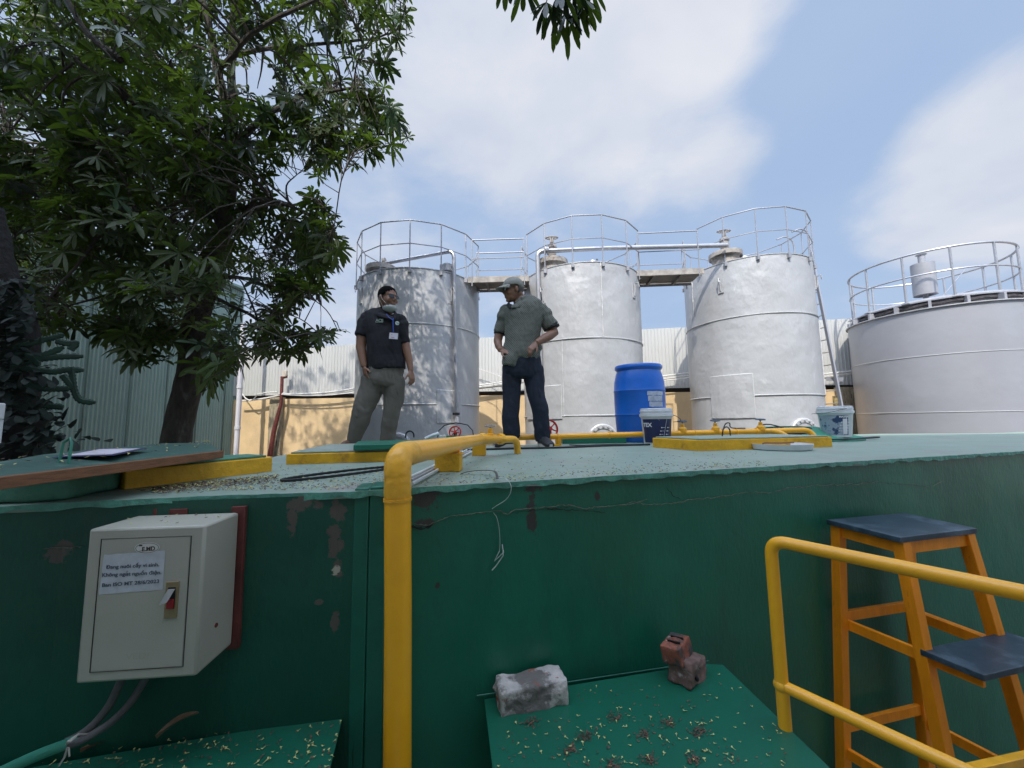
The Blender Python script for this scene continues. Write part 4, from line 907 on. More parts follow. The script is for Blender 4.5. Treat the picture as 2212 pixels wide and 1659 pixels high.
# ---- paint buckets
m_bw = mat('bucket_white', (.66, .67, .68), .4, var=.06, vscale=8, var2=((.45, .44, .42), 9, .66, .1))
def bucket(p, label, design, tilt=0):
    t = thing('paint_bucket', label, 'bucket', tuple(p), group='paint buckets on the deck'); Hh = .36; s = 1.0
    ml = mat('bucket_print_' + ('navy' if design == 0 else 'blue'), (.012, .02, .075) if design == 0 else (.30, .36, .42), .35, var=.2, vscale=9,
             var2=[((.45, .45, .5), 8, .66, .04)] if design == 0 else [((.02, .05, .12), 9, .5, .06), ((.55, .58, .6), 12, .66, .05)])
    mb = MB(); mb.lathe([(.02, 0), (.128, 0), (.130, .01), (.150, .27), (.158, .285), (.166, .29), (.166, .315), (.155, .317)], 48); part('pail', mb, m_bw, t, 35, local=True)
    mb = MB(); mb.lathe([(.157, .318), (.157, .334), (.161, .336), (.161, .350), (.155, .352), (.152, .362), (.156, .366), (.150, .372), (.14, .365), (.02, .362)], 48); part('lid', mb, m_bw, t, 35, local=True)
    af = math.atan2(-p.y, -p.x); mb = MB(); n_ = 40; a1, a2 = (-1.05, 1.45) if design == 0 else (-1.2, .8)
    for i in range(n_ + 1):
        a = af + a1 + (a2 - a1) * i / n_
        for (z, r) in ((.025, .1325), (.262, .1505)): mb.v.append((r * math.cos(a), r * math.sin(a), z))
    for i in range(n_): mb.f.append((2 * i, 2 * i + 2, 2 * i + 3, 2 * i + 1)); mb.m.append(0)
    part('printed_wrap', mb, ml, t, 60, local=True)
    def on(a, z, off=.0015): r = .131 + (.1505 - .131) * (z - .01) / .26 + off; return Vector((r * math.cos(af + a), r * math.sin(af + a), z))
    mb = MB(); a_, b_ = on(.45, .03), on(.78, .26); path = [on(.42 + .30 * k / 8, .03 + .23 * k / 8) for k in range(9)]; mb.tube(path, (.0015, .0035), 5, ref=(0, 0, 1)); part('print_stripe', mb, m_bw, t, local=True)
    dm = mat('print_white', (.7, .7, .72), .5)
    for r_ in range(4):
        for (a_, ln_) in ((.22 - .06 * r_ + .12, .16), (.80 - .05 * r_, .12)):
            mb = MB(); z = .075 + .045 * (3 - r_) * .75; c = on(a_, z); mb.box(c, (.01, .01, .01), Matrix.Rotation(af + a_, 3, 'Z')); mb.tube([on(a_ + .07, z), on(a_ + .07 + ln_ * .5, z), on(a_ + .07 + ln_, z)], .0016, 4); part('print_mark', mb, dm, t, 0, local=True)
    # lettering wrapped round the pail
    def wrap(me, a_c, z_c):
        for v in me.vertices:
            q_ = on(a_c + v.co.x / .145, z_c + v.co.y, .002 + v.co.z); v.co = q_
    s_ = 'TEX' if design == 0 else 'MATEX'; o = text('brand_lettering', s_, .055 if design == 0 else .026, dm, t, Matrix.Identity(4), .0004, bold=.002); wrap(o.data, -1.0 if design == 0 else .22, .185 if design == 0 else .235)
    if design == 1:
        mb = MB(); n_ = 6
        for i in range(n_ + 1):
            for z in (.04, .22): mb.v.append(tuple(on(.42 + .3 * i / n_, z, .002)))
        for i in range(n_): mb.f.append((2 * i, 2 * i + 2, 2 * i + 3, 2 * i + 1)); mb.m.append(0)
        part('white_panel', mb, dm, t, 60, local=True)
    mb = MB()
    tg = Vector((-math.sin(af), math.cos(af), 0)); rad = Vector((math.cos(af), math.sin(af), 0))
    if design == 0: pts = [tg * .165 + rad * .03 + Vector((0, 0, .30)), tg * .2 + rad * .05 + Vector((0, 0, .285)), tg * .235 + rad * .03 + Vector((0, 0, .25)), tg * .21 + Vector((0, 0, .235)), tg * .165 - rad * .06 + Vector((0, 0, .23))]
    else: pts = [tg * .1 + rad * .14 + Vector((0, 0, .34)), rad * .175 + tg * .02 + Vector((0, 0, .315)), rad * .16 - tg * .08 + Vector((0, 0, .29)), -tg * .185 + rad * .02 + Vector((0, 0, .285)), -tg * .2 + Vector((0, 0, .283))]
    mb.tube(spline(pts, 4), .003, 5); part('wire_handle', mb, m_black, t, local=True)
    return t
bp = G(1428, 961.5); bucket(Vector((bp.x, bp.y + .1, 0)), 'white lidded paint bucket with a navy wrap, standing beside the blue barrel', 0)
b2 = D(1808, 945, 4.75); b2s = bucket(Vector((b2.x + .0, b2.y, .02)), 'white lidded paint bucket with a worn blue wrap in front of the ladder', 1); b2s.scale = (1.12, 1.12, 1.0)
mb = MB(); ct = G(1706, 973, 0); ct = Vector((ct.x, ct.y + .10, 0)); mb.lathe([(.02, .003), (.195, .003), (.205, .006), (.218, .05), (.213, .05), (.2, .012), (.02, .01)], 48, ct)
single('white_basin', mb, m_bw, 'shallow round white basin lid lying on the deck before the right hatch curb', 'basin', smooth=40)
mb = MB(); mb.tube(spline([ct + Vector((-.16, -.02, .045)), ct + Vector((-.13, 0, .055)), ct + Vector((.0, .02, .052)), ct + Vector((.11, .0, .056))], 5), .006, 6); single('dry_twig', mb, m_wood, 'dry brown twig lying across the white basin', 'twig')

# ---- switch cabinet on the left wall
cb = thing('switch_cabinet', 'beige steel electrical cabinet with a paper note, bracketed to the green wall', 'cabinet', (0, 0, 0))
tl, tr, bl, brr = D(192, 1143, 1.23), D(444, 1131, 1.26), D(156, 1479, 1.23), D(421, 1453, 1.26)
cx = (tr - tl); cx.z = 0; cxn = cx.normalized(); Wc = cx.length; Hc = tl.z - bl.z; org = Vector(tl)
nrc = Vector((cxn.y, -cxn.x, 0)); nrc = nrc if nrc.y < 0 else -nrc
CM = Matrix(((cxn.x, 0, nrc.x, org.x), (cxn.y, 0, nrc.y, org.y), (0, 1, 0, org.z - Hc), (0, 0, 0, 1)))      # x along, y up, z out of the front face; origin bottom left
cb.location = org - Vector((0, 0, Hc)); Dc = .175
def CP(x, y, z): return CM @ Vector((x, y, z))
def cbox(mb, x0, x1, y0, y1, z0, z1):
    v = [CP(x, y, z) for z in (z0, z1) for y in (y0, y1) for x in (x0, x1)]
    return mb.add([tuple(p) for p in v], [(0, 2, 3, 1), (4, 5, 7, 6), (0, 1, 5, 4), (2, 6, 7, 3), (0, 4, 6, 2), (1, 3, 7, 5)])
m_beige = mat('beige_powder_coat', (.40, .385, .31), .5, var=.05, vscale=5, bump=.0006, bscale=220, coat=.1)
m_grey = mat('cabinet_side_grey', (.47, .47, .47), .45, var=.04, vscale=5, bump=.0006, bscale=220)
mb = MB(); cbox(mb, 0, Wc, 0, Hc, -Dc, 0); part('body', mb, m_beige, cb, bevel=.008)
mb = MB(); ix, iy = Wc * .115, Hc * .07
for (x0, x1, y0, y1) in ((ix, Wc - ix, iy, iy + .003), (ix, Wc - ix, Hc - iy - .003, Hc - iy), (ix, ix + .003, iy + .003, Hc - iy - .003), (Wc - ix - .003, Wc - ix, iy + .003, Hc - iy - .003)): pass
mb.tube([CP(ix, iy, .0008), CP(Wc - ix, iy, .0008), CP(Wc - ix, Hc - iy, .0008), CP(ix, Hc - iy, .0008)], .0016, 4, closed=True); part('door_gap', mb, m_black, cb, 0)
mb = MB(); cbox(mb, ix + .003, Wc - ix - .003, iy + .003, Hc - iy - .003, .0002, .0016); dr = part('door', mb, m_beige, cb, bevel=.0008)
def cab_uv(px, py):
    d = ray(px, py); t_ = (org - CAM).dot(nrc) / d.dot(nrc); p = CAM + d * t_; q_ = p - CP(0, 0, 0); return q_.dot(cxn), q_.z
def cquad(mb, pts, z, th=0): mb.add([tuple(CP(u, v, z)) for u, v in pts], [tuple(range(len(pts)))])
nz_ = random.Random(2)
mb = MB(); c_ = [cab_uv(226, 1198), cab_uv(359, 1188), cab_uv(352, 1273), cab_uv(215, 1284)]; pts = []
for i in range(4):
    a, b = c_[i], c_[(i + 1) % 4]
    for k in range(10): pts.append((a[0] + (b[0] - a[0]) * k / 10 + nz_.uniform(-.001, .001), a[1] + (b[1] - a[1]) * k / 10 + nz_.uniform(-.0012, .0012)))
cquad(mb, pts, .0024); pn = part('paper_note', mb, mat('note_paper', (.50, .52, .54), .6, var=.1, vscale=30), cb, 0)
ink = mat('note_ink', (.08, .09, .11), .6)
def cab_text(s, px, py, px1, py1, size, m, par, z=.0036, sx=1.0, font_w=0.0, name='lettering'):
    u0, v0 = cab_uv(px, py); u1, v1 = cab_uv(px1, py1); ang = math.atan2(v1 - v0, u1 - u0)
    cu = bpy.data.curves.new('t', 'FONT'); cu.body = s; cu.size = size; cu.offset = font_w; o = bpy.data.objects.new('t', cu); C.objects.link(o); bpy.context.view_layer.update(); wd = o.dimensions.x; me = evalmesh(o); bpy.data.objects.remove(o)
    k = math.hypot(u1 - u0, v1 - v0) / max(wd, 1e-6)
    me.transform(CM @ Matrix.Translation((u0, v0, z)) @ Matrix.Rotation(ang, 4, 'Z') @ Matrix.Diagonal((k, 1, 1, 1))); me.materials.clear()
    return link(name, me, m, par)
cab_text('Đang nuôi cấy vi sinh.', 231, 1228, 346, 1222, .0150, ink, pn, font_w=.0004)
cab_text('Không ngắt nguồn điện.', 222, 1245, 350, 1239, .0150, ink, pn, font_w=.0004)
cab_text('Ban ISO MT 28/6/2023', 222, 1267, 345, 1258, .0150, ink, pn, font_w=.0004)
mb = MB(); uc, vc = cab_uv(319.5, 1183); cquad(mb, [(uc + .0365 * math.cos(2 * math.pi * k / 40), vc + .0175 * math.sin(2 * math.pi * k / 40)) for k in range(40)], .0026); bd = part('maker_badge', mb, mat('badge_white', (.62, .60, .54), .4), cb, 0)
mb = MB(); mb.tube([CP(uc + .033 * math.cos(2 * math.pi * k / 40), vc + .0148 * math.sin(2 * math.pi * k / 40), .0028) for k in range(40)], .0006, 4, closed=True); mb.tube([CP(uc - .022, vc - .0085, .0028), CP(uc + .022, vc - .0075, .0028)], .0006, 4); part('badge_outline', mb, mat('badge_ink', (.05, .035, .03), .5), bd, 0)
cab_text('E.MD', 308, 1190, 336, 1188, .0175, mat('badge_ink', (.05, .035, .03), .5), bd, .0032, font_w=.0006)
u, v = cab_uv(302, 1172); mb = MB(); mb.box(CP(uc - .019, vc + .008, .003), (.009, .001, .004)); part('badge_emblem', mb, mat('badge_ink', (.05, .035, .03), .5), bd, 0)
# ghost letters of an old label low on the door
cab_text('VEDI', 272, 1424, 322, 1421, .024, mat('beige_ghost', (.37, .355, .28), .5), dr, .0019, font_w=.0002, name='faint_lettering')
m_brass = mat('latch_plate', (.30, .23, .12), .45, metal=.4, var=.2, vscale=20)
c_ = [cab_uv(361, 1256), cab_uv(390, 1254), cab_uv(383, 1334), cab_uv(356, 1335)]; u0, u1 = (c_[0][0] + c_[3][0]) / 2, (c_[1][0] + c_[2][0]) / 2; v0, v1 = c_[3][1], c_[0][1]
mb = MB(); cbox(mb, u0, u1, v0, v1, .0017, .005); lt = part('latch_plate', mb, m_brass, cb, bevel=.001)
mb = MB(); cbox(mb, u0 + .008, u1 - .008, v0 + .028, v1 - .016, .0052, .006); part('latch_recess', mb, m_black, lt, 0)
mb = MB(); cbox(mb, u0 + .009, u1 - .009, v0 + .03, v0 + .058, .0062, .011); part('red_button', mb, mat('latch_red', (.30, .01, .015), .35), lt, bevel=.001)
mb = MB(); hv = [(u0 + .009, v1 - .022, .008), (u1 - .009, v1 - .022, .008), (u1 - .012, v0 + .058, .032), (u0 + .004, v0 + .052, .032)]
mb.add([tuple(CP(*p)) for p in hv] + [tuple(CP(p[0], p[1] + .002, p[2] - .004)) for p in hv], [(0, 1, 2, 3), (7, 6, 5, 4), (0, 4, 5, 1), (1, 5, 6, 2), (2, 6, 7, 3), (3, 7, 4, 0)]); part('lever', mb, mat('lever_chrome', (.22, .22, .20), .45, metal=.3), lt, 0)
mb = MB(); mb.tube([CP(Wc + .0005, .11, -.08), CP(Wc + .003, .11, -.08)], .007, 10); part('side_plug', mb, m_rust, cb)
# rusty red brackets
for (x0, x1, y0, y1, z0, z1, nm) in ((Wc - .03, Wc + .018, -.02, Hc + .02, -Dc - .035, -Dc - .0015, 'upright'), (Wc + .02, Wc + .085, Hc - .045, Hc + .02, -Dc - .034, -Dc - .026, 'ear'), (Wc + .02, Wc + .07, .03, .075, -Dc - .04, -Dc - .032, 'ear'), (.02, .06, Hc - .02, Hc + .022, -Dc - .045, -Dc, 'ear'), (.1, .16, Hc - .02, Hc + .018, -Dc - .045, -Dc - .001, 'ear')):
    mb = MB(); cbox(mb, x0, x1, y0, y1, z0, z1); o = part('bracket', mb, m_rust, cb, bevel=.002)
mb = MB(); mb.box(CP(Wc + .045, Hc - .012, -Dc - .024), (.008, .008, .008)); part('bracket_bolt', mb, m_black, cb)
mb = MB(); cbox(mb, Wc - .06, Wc + .02, -.055, .03, -Dc - .06, -Dc - .035); part('mortar_patch', mb, m_green2 if False else mat('mortar_pale', (.42, .41, .34), .9, var=.3, vscale=30, bump=.006, bscale=60), cb, 0)
# conduits dropping from the cabinet
m_fc = mat('flex_conduit', (.085, .08, .078), .6, var=.2, vscale=30)
GL = -.93
for k, pts in enumerate([[(268, 1455, 1.33), (255, 1485, 1.33), (235, 1525, 1.32), (205, 1562, 1.3), (172, 1588, 1.28), (140, 1604, 1.26)], [(322, 1450, 1.36), (305, 1482, 1.36), (280, 1520, 1.34), (240, 1560, 1.31), (190, 1592, 1.28), (145, 1612, 1.25)]]):
    mb = MB(); mb.tube(spline([D(*p) for p in pts], 8), .0115, 12); single('flexible_conduit', mb, m_fc, ['left one of two dark flexible conduits hanging under the cabinet', 'right one of two dark flexible conduits hanging under the cabinet'][k], 'conduit', 'dark conduits under the cabinet')
mb = MB(); mb.tube(spline([D(*p) for p in [(185, 1590, 1.28), (140, 1609, 1.25), (90, 1628, 1.2), (30, 1655, 1.14), (-60, 1700, 1.05)]], 8), [.013] * 3 + [.014] * 30, 12) if False else mb.tube(spline([D(*p) for p in [(165, 1598, 1.27), (140, 1609, 1.25), (90, 1628, 1.2), (30, 1655, 1.14), (-60, 1700, 1.05)]], 8), .0145, 12)
single('green_hose', mb, mat('hose_green', (.05, .24, .16), .4), 'pale green hose joined to the dark conduits at the lower left corner', 'hose')
mb = MB(); tp = D(161, 1600, 1.26)
for k in range(3): mb.tube([tp + Vector((.004 * k, -.018 + .0 * k, .012)), tp + Vector((.016, -.006, .022)), tp + Vector((.02, .02, .004)), tp + Vector((.0, .02, -.018)), tp + Vector((-.014, 0, -.016)), tp + Vector((-.01, -.016, 0))], .0028, 5, closed=True)
mb.tube([tp + Vector((-.0, -.018, -.005)), tp + Vector((-.004, -.02, -.03)), tp + Vector((-.014, -.024, -.05))], .0028, 5); mb.tube([tp + Vector((.004, -.018, -.005)), tp + Vector((.01, -.02, -.028))], .0025, 5)
single('tie_cord', mb, mat('cord', (.42, .38, .33), .7), 'grey cord knotted round the conduits where they meet the green hose', 'cord')
# dry leaves
m_dry = mat('dry_leaf', (.17, .10, .055), .6, var=.25, vscale=25)
def dry_leaf(p, ln_, wd, rz, tilt, label, m=m_dry):
    mb = MB(); n_ = 8
    for i in range(n_ + 1):
        t_ = i / n_; w_ = wd * math.sin(math.pi * min(1, t_ * 1.02)) ** .7 * (1 - .25 * t_); 
        for s_ in (-1, 0, 1): mb.v.append((t_ * ln_ - ln_ / 2, s_ * w_, .012 * math.sin(math.pi * t_) + abs(s_) * .012 * (1 - t_ * .4)))
    for i in range(n_):
        for s_ in (0, 1): k = i * 3 + s_; mb.f.append((k, k + 3, k + 4, k + 1)); mb.m.append(0)
    me = mb.mesh('dry_leaf', 60); me.transform(Matrix.Translation(p) @ Matrix.Rotation(rz, 4, 'Z') @ Matrix.Rotation(tilt, 4, 'Y')); return single('dry_leaf', me, m, label, 'leaf', 'dry leaves on the steel covers')

# ---- steel covers in front of the wall
m_cov = mat('green_sheet_cover', (.007, .115, .066), .4, var=.08, vscale=2.5, bump=.0015, bscale=12, coat=.1, var2=[((.05, .20, .14), 20, .7, .04), ((.012, .09, .055), 2.2, .55, .2)])
zc = wallpt(742, 1549, 0, True).z + .025
def cover(poly, z, label, seedh=.0, lip=.02):
    c = sum(poly, Vector()) / len(poly); t = thing('steel_cover', label, 'cover', tuple(c)); mb = MB()
    mb.prism([(p.x, p.y) for p in poly], z - .004, z); part('sheet', mb, m_cov, t, 0, bevel=.0015)
    mb = MB(); inn = [c + (p - c) * .93 for p in poly]; mb.prism([(p.x, p.y) for p in inn], GZ, z - .006); part('box_wall', mb, m_wallR, t, 0); return t
LC = G(746, 1552, zc)
q1 = wallpt(742, 1549, .02, True); q0 = wallpt(-100, 1620, .02, True); d1 = G(714, 1662, zc) - G(740, 1556, zc); d1.z = 0
p0_ = WP[1] + lnor * .03; PA = Vector((q1.x, q1.y, zc)); PB = Vector((WP[2].x + lnor.x * .03, WP[2].y + lnor.y * .03, zc)); PC = Vector((WP[1].x - .6, WP[1].y - .15, zc))
cover([PA, PB, PC, PC + d1.normalized() * 1.0, PA + d1.normalized() * 1.0], zc, 'wide dark green steel cover below the cabinet, littered with dry flowers')
zc2 = wallpt(1046, 1509, 0).z
a, b = G(1046, 1510, zc2), G(1548, 1432, zc2); d_l = (G(1064, 1659, zc2) - a).normalized(); d_r = (G(1785, 1659, zc2) - G(1560, 1440, zc2)).normalized()
cover([a, G(1520, 1433, zc2), G(1562, 1436, zc2), G(1562, 1436, zc2) + d_r * 1.1, a + d_l * 1.0], zc2, 'green steel cover with rounded corner in front of the wall, bricks on its back edge')
# weld ledge where cover meets wall
mb = MB(); mb.tube([wallpt(1030, 1503, .006), wallpt(1530, 1428, .006)], .003, 6); single('ledge_strip', mb, pm, 'thin green steel strip on the wall behind the bricks', 'strip')
dry_leaf(D(385, 1568, 1.33), .12, .022, R(18), R(-25), 'curled brown dry leaf leaning on the wall under the cabinet')
dry_leaf(G(230, 1610, zc + .004), .13, .012, R(25), 0, 'narrow shrivelled brown leaf behind the dark conduits')
# ---- bricks
m_brick = mat('old_brick', (.27, .085, .05), .85, var=.25, vscale=18, bump=.005, bscale=45, var2=[((.06, .055, .05), 12, .46, .08), ((.36, .30, .26), 20, .60, .06)])
m_mort = mat('mortar_brick', (.50, .46, .42), .9, var=.3, vscale=14, bump=.008, bscale=40, var2=[((.17, .155, .14), 9, .48, .08), ((.30, .09, .05), 7, .60, .05)])
m_dbr = mat('dark_brick', (.17, .105, .085), .85, var=.35, vscale=12, bump=.005, bscale=35, var2=[((.48, .43, .40), 10, .58, .08), ((.06, .05, .045), 9, .62, .08)])
def rock(c, size, rotz, seed, amp=.012, vox=.006, tilt=(0, 0)):
    mb = MB(); mb.box((0, 0, size[2] / 2), size); rr = random.Random(seed)
    for _ in range(4): mb.ell((rr.uniform(-.3, .3) * size[0], rr.uniform(-.3, .3) * size[1], size[2] * rr.uniform(.6, .95)), (size[0] * .3, size[1] * .33, size[2] * .22), n=10, m=6)
    me = remesh(mb, vox, 6, lambda p: (noise.noise(p * 16 + Vector((seed, 0, 0))) * amp + noise.noise(p * 45 + Vector((0, seed, 0))) * amp * .35))
    me.transform(Matrix.Translation(c) @ Matrix.Rotation(rotz, 4, 'Z') @ Matrix.Rotation(tilt[0], 4, 'X') @ Matrix.Rotation(tilt[1], 4, 'Y')); return me
wa = math.atan2(wdir.y, wdir.x)
me = rock(G(1150, 1538, zc2) + Vector((0, .055, -.008)), (.275, .105, .098), wa - R(3), 3, .010)
single('brick', me, m_mort, 'long broken brick crusted with pale mortar on the left back corner of the cover', 'brick', 'bricks weighing down the cover')
c2 = G(1497, 1484, zc2) + Vector((0, .055, -.006)); me = rock(c2, (.15, .105, .098), wa + R(25), 8, .013, tilt=(0, R(8)))
lo = single('brick', me, m_dbr, 'dark reddish broken brick with two holes, lower one of the stacked pair', 'brick', 'bricks weighing down the cover')
c3 = D(1473, 1430, c2.y - .035) + Vector((0, .035, -.004)); mb = MB(); me = rock(c3, (.12, .085, .072), wa + R(28), 14, .005, .0045, tilt=(R(-8), R(-6)))
up_ = single('brick', me, m_brick, 'smaller orange brick with two dark slots, upper one of the stacked pair', 'brick', 'bricks weighing down the cover')
for (ox, oy) in ((-.016, 0), (.02, .01)):
    mb = MB(); mb.box((ox, -.004, .073), (.006, .055, .012)); me = mb.mesh('slot', 0); me.transform(Matrix.Translation(c3) @ Matrix.Rotation(wa + R(28), 4, 'Z') @ Matrix.Rotation(R(-8), 4, 'X') @ Matrix.Rotation(R(-6), 4, 'Y'))
    link('core_slot', me, m_black, up_)
for (px, py) in ((1506, 1466), (1493, 1474)):
    p = D(px, py, c2.y - .058); mb = MB(); mb.ell(p, (.008, .01, .011), n=10, m=6); link('core_hole', mb.mesh('h'), m_black, lo)

# ---- stool steps
m_or = mat('orange_wood_paint', (.92, .29, .008), .42, var=.12, vscale=4, stretch=(6, 6, 1.2), bump=.0015, bscale=20, var2=[((.55, .17, .01), 6, .62, .1), ((.35, .2, .1), 30, .74, .03)])
m_top = mat('slate_blue_paint', (.025, .045, .062), .4, var=.2, vscale=5, bump=.0015, bscale=25, var2=[((.09, .13, .16), 7, .50, .2), ((.2, .2, .19), 40, .72, .03)])
st = thing('step_stool', 'tall orange wooden step stool with slate blue treads beside the yellow handrail', 'stool', tuple(D(2000, 1400, 2.0)))
zs = D(1786, 1124, 2.17).z
c = [G(1785, 1122, zs), G(1955, 1107.5, zs), G(2111, 1141, zs), G(1944, 1161, zs)]
mb = MB(); mb.prism([(p.x, p.y) for p in c], zs - .026, zs); part('top_tread', mb, m_top, st, 0, bevel=.003)
cc = sum(c, Vector()) / 4; ins = [cc + (p - cc) * .84 for p in c]; dz = Vector((0, 0, -.026))
def vz(p, z): return Vector((p.x, p.y, z))
tA, tF, tR_, tB = [p + dz for p in ins]
bA = D(1822, 1659, 2.17); bB = D(2046, 1659, tB.y - .06); bR = D(2216, 1590, tR_.y - .06); bF = D(2003, 1659, tF.y + .02)
sdir = (ins[3] - ins[0]).normalized(); 
def ext(a, b): d = (b - a) / (b.z - a.z); return a + d * (GZ - a.z)
legs = {}
for nm, a, b in (('A', tA, bA), ('B', tB, bB), ('R', tR_, bR), ('F', tF, bF)):
    b = ext(a, b); legs[nm] = (a, b); mb = MB(); mb.beam(a, b, .048, .048, up=sdir); part('leg', mb, m_or, st, 0, bevel=.003)
def lat(nm, z): a, b = legs[nm]; return a + (b - a) * ((z - a.z) / (b.z - a.z))
for (p, q_) in (('A', 'B'), ('B', 'R'), ('R', 'F'), ('F', 'A')):
    mb = MB(); z = zs - .058; mb.beam(lat(p, z), lat(q_, z), .02, .055); part('apron', mb, m_or, st, 0, bevel=.002)
zb = lat('A', -.9).z
zA = D(1850, 1352, 2.15).z
for (p, q_) in (('A', 'B'), ('F', 'R')):
    a, b = lat(p, zA), lat(q_, zA); d_ = (b - a).normalized(); o_ = Vector((d_.y, -d_.x, 0)) * (.03 if p == 'F' else -.03)
    mb = MB(); mb.beam(a + d_ * .0 + o_ , b + d_ * .17 + o_, .022, .05); part('bearer', mb, m_or, st, 0, bevel=.002)
for (p, q_, z) in (('A', 'F', D(1880, 1325, 2.2).z), ('A', 'F', D(1900, 1560, 2.2).z), ('F', 'R', D(2060, 1340, 2.2).z - .0), ('F', 'R', D(2060, 1590, 2.2).z), ('B', 'R', zA - .5), ('A', 'B', zA - .62)):
    mb = MB(); mb.beam(lat(p, z), lat(q_, z), .022, .05); part('rung', mb, m_or, st, 0, bevel=.002)
zt2 = zA + .026; a, b = lat('B', zt2), lat('R', zt2); d_ = (lat('B', zt2) - lat('A', zt2)).normalized(); al = (b - a).normalized()
mb = MB(); pl_ = [a - al * .03 + d_ * .005, b + al * .06 + d_ * .005, b + al * .06 + d_ * .20, a - al * .03 + d_ * .20]
mb.prism([(p.x, p.y) for p in pl_], zt2 + .0, zt2 + .026); part('lower_tread', mb, m_top, st, 0, bevel=.003)
# ---- yellow handrail
hr = thing('handrail', 'yellow tubular handrail running towards the viewer in the lower right corner', 'handrail', tuple(D(1680, 1500, 1.5)))
h1 = D(1664, 1166, 1.5); h2 = D(2212, 1298, 1.04); hz_ = h1.z; h2.z = hz_ ; dh = (h2 - h1).normalized(); far = h1 + dh * 1.35
foot = D(1696, 1570, 1.5); foot.x = foot.x; fd = (foot - h1) / (foot.z - h1.z); base = h1 + fd * (GZ - h1.z)
mb = MB(); mb.tube(bend([base, h1, far], .055, 10), .0215, 20); part('top_rail', mb, m_yp, hr)
m1 = D(1688, 1480, 1.5); mb = MB(); mb.tube([m1, m1 + dh * 1.35], .0195, 18); part('middle_rail', mb, m_yp, hr)
mb = MB(); mb.ell(m1, (.026, .026, .026)); part('weld_knuckle', mb, m_yp2, hr)
mb = MB(); mb.tube([Vector((far.x, far.y, GZ)), far], .0215, 16); part('post', mb, m_yp, hr)
mb = MB(); mb.beam(D(2080, 1668, 1.55), D(2300, 1618, 1.75), .03, .03); single('yellow_angle_bar', mb, m_yp2, 'short piece of yellow bar behind the stool legs in the bottom right corner', 'bar', bevel=.002)

# ---- fallen flowers and dust
def litter(name, spots_fn, n, seed, label, cat='fallen flowers'):
    rr = random.Random(seed); mb = MB()
    for _ in range(n):
        p, kind, s = spots_fn(rr)
        if p is None: continue
        a = rr.uniform(0, 6.28); mb.mi = kind
        u = Vector((math.cos(a), math.sin(a), rr.uniform(-.1, .3))); v = Vector((-math.sin(a), math.cos(a), 0)); w_ = Vector((0, 0, 1))
        L_ = s * rr.uniform(.7, 1.3)
        if kind == 0:
            mb.tube([p, p + u * L_ + w_ * s * .15], [s * .06, s * .11], 4)
            for k in range(4):
                b_ = a + (k - 1.5) * .75; q_ = p + u * L_ + w_ * s * .15; e_ = q_ + Vector((math.cos(b_), math.sin(b_), rr.uniform(0, .7))) * s * .5; n_ = Vector((-math.sin(b_), math.cos(b_), 0)) * s * .12
                mb.add([q_ - n_, q_ + n_, e_ + n_, e_ - n_], [(0, 1, 2, 3)])
        else:
            for k in range(rr.randint(1, 2)):
                b_ = rr.uniform(0, 6.28); e_ = p + Vector((math.cos(b_), math.sin(b_), rr.uniform(.05, .4))) * s * .8; n_ = Vector((-math.sin(b_), math.cos(b_), .3)) * s * .13
                mb.add([p - n_, p + n_ + w_ * s * .1, e_ + n_ + w_ * s * .08, e_ - n_], [(0, 1, 2, 3)])
    o = link(name, mb.mesh(name, 0, recalc=False), mat('flower_yellow', (.55, .50, .19), .6)); o.data.materials.append(mat('flower_brown', (.12, .07, .045), .8, var=.4, vscale=30))
    return tag(o, label, cat, kind='stuff')
def deck_spot(rr):
    r_ = rr.random()
    if r_ < .62: px = rr.uniform(290, 835); py = 1062 - (px - 290) * .01 - abs(rr.gauss(0, 1)) * 28
    elif r_ < .92: px = rr.uniform(890, 1660); e_ = 1054 - (px - 886) * .0605; py = e_ - 2 - abs(rr.gauss(0, .6)) * 28 * (1 - (px - 890) / 1300)
    else: px = rr.uniform(1000, 1640); py = rr.uniform(975, 1010)
    if px < 600:
        if py < 1058 - (px - 268) * .125 + 2: return None, 0, 0
    elif py < 1006 and px < 860: return None, 0, 0
    if py > 1054 - (px - 886) * .0605 - 1 and px > 886: return None, 0, 0
    if px <= 886 and py > 1069.5 - (px - 496) * .028 - 2: return None, 0, 0
    p = G(px, py, .003); return p, (0 if rr.random() < .3 else 1), rr.uniform(.006, .011)
litter('fallen_flowers', deck_spot, 2300, 4, 'small fallen yellow flowers and brown bits scattered along the front of the deck')
def lf_spot(rr):
    px = rr.uniform(330, 600); py = 1052 - (px - 330) * .1 + abs(rr.gauss(0, 9)); 
    if py > 1066: return None, 0, 0
    return G(px, py, .003 + rr.uniform(0, .006)), (0 if rr.random() < .12 else 1), rr.uniform(.007, .012)
litter('fallen_flowers', lf_spot, 1300, 9, 'dense brown drift of dead flowers against the yellow curb at the left')
def cov_spot(rr):
    c_ = [(1265, 1590), (1230, 1620), (1390, 1585), (1330, 1550), (1320, 1655), (1510, 1580), (1400, 1640), (1440, 1560), (1150, 1560), (1500, 1640)]
    if rr.random() < .58: a_, b_ = rr.choice(c_); px, py = a_ + rr.gauss(0, 9), b_ + rr.gauss(0, 6); kd = 1
    else: px, py = rr.uniform(1080, 1700), 1440 + 215 * rr.random() ** .7; kd = 0 if rr.random() < .38 else 1
    xl = 1046 + (py - 1510) * .12; xr = 1555 + (py - 1436) * 1.0; yb = 1510 - (px - 1046) * .155 + 12
    if not (xl + 8 < px < xr - 8 and py > yb) or (1060 < px < 1235 and py < 1548) or (1430 < px < 1545 and py < 1495): return None, 0, 0
    return G(px, py, zc2 + .003), kd, rr.uniform(.006, .011)
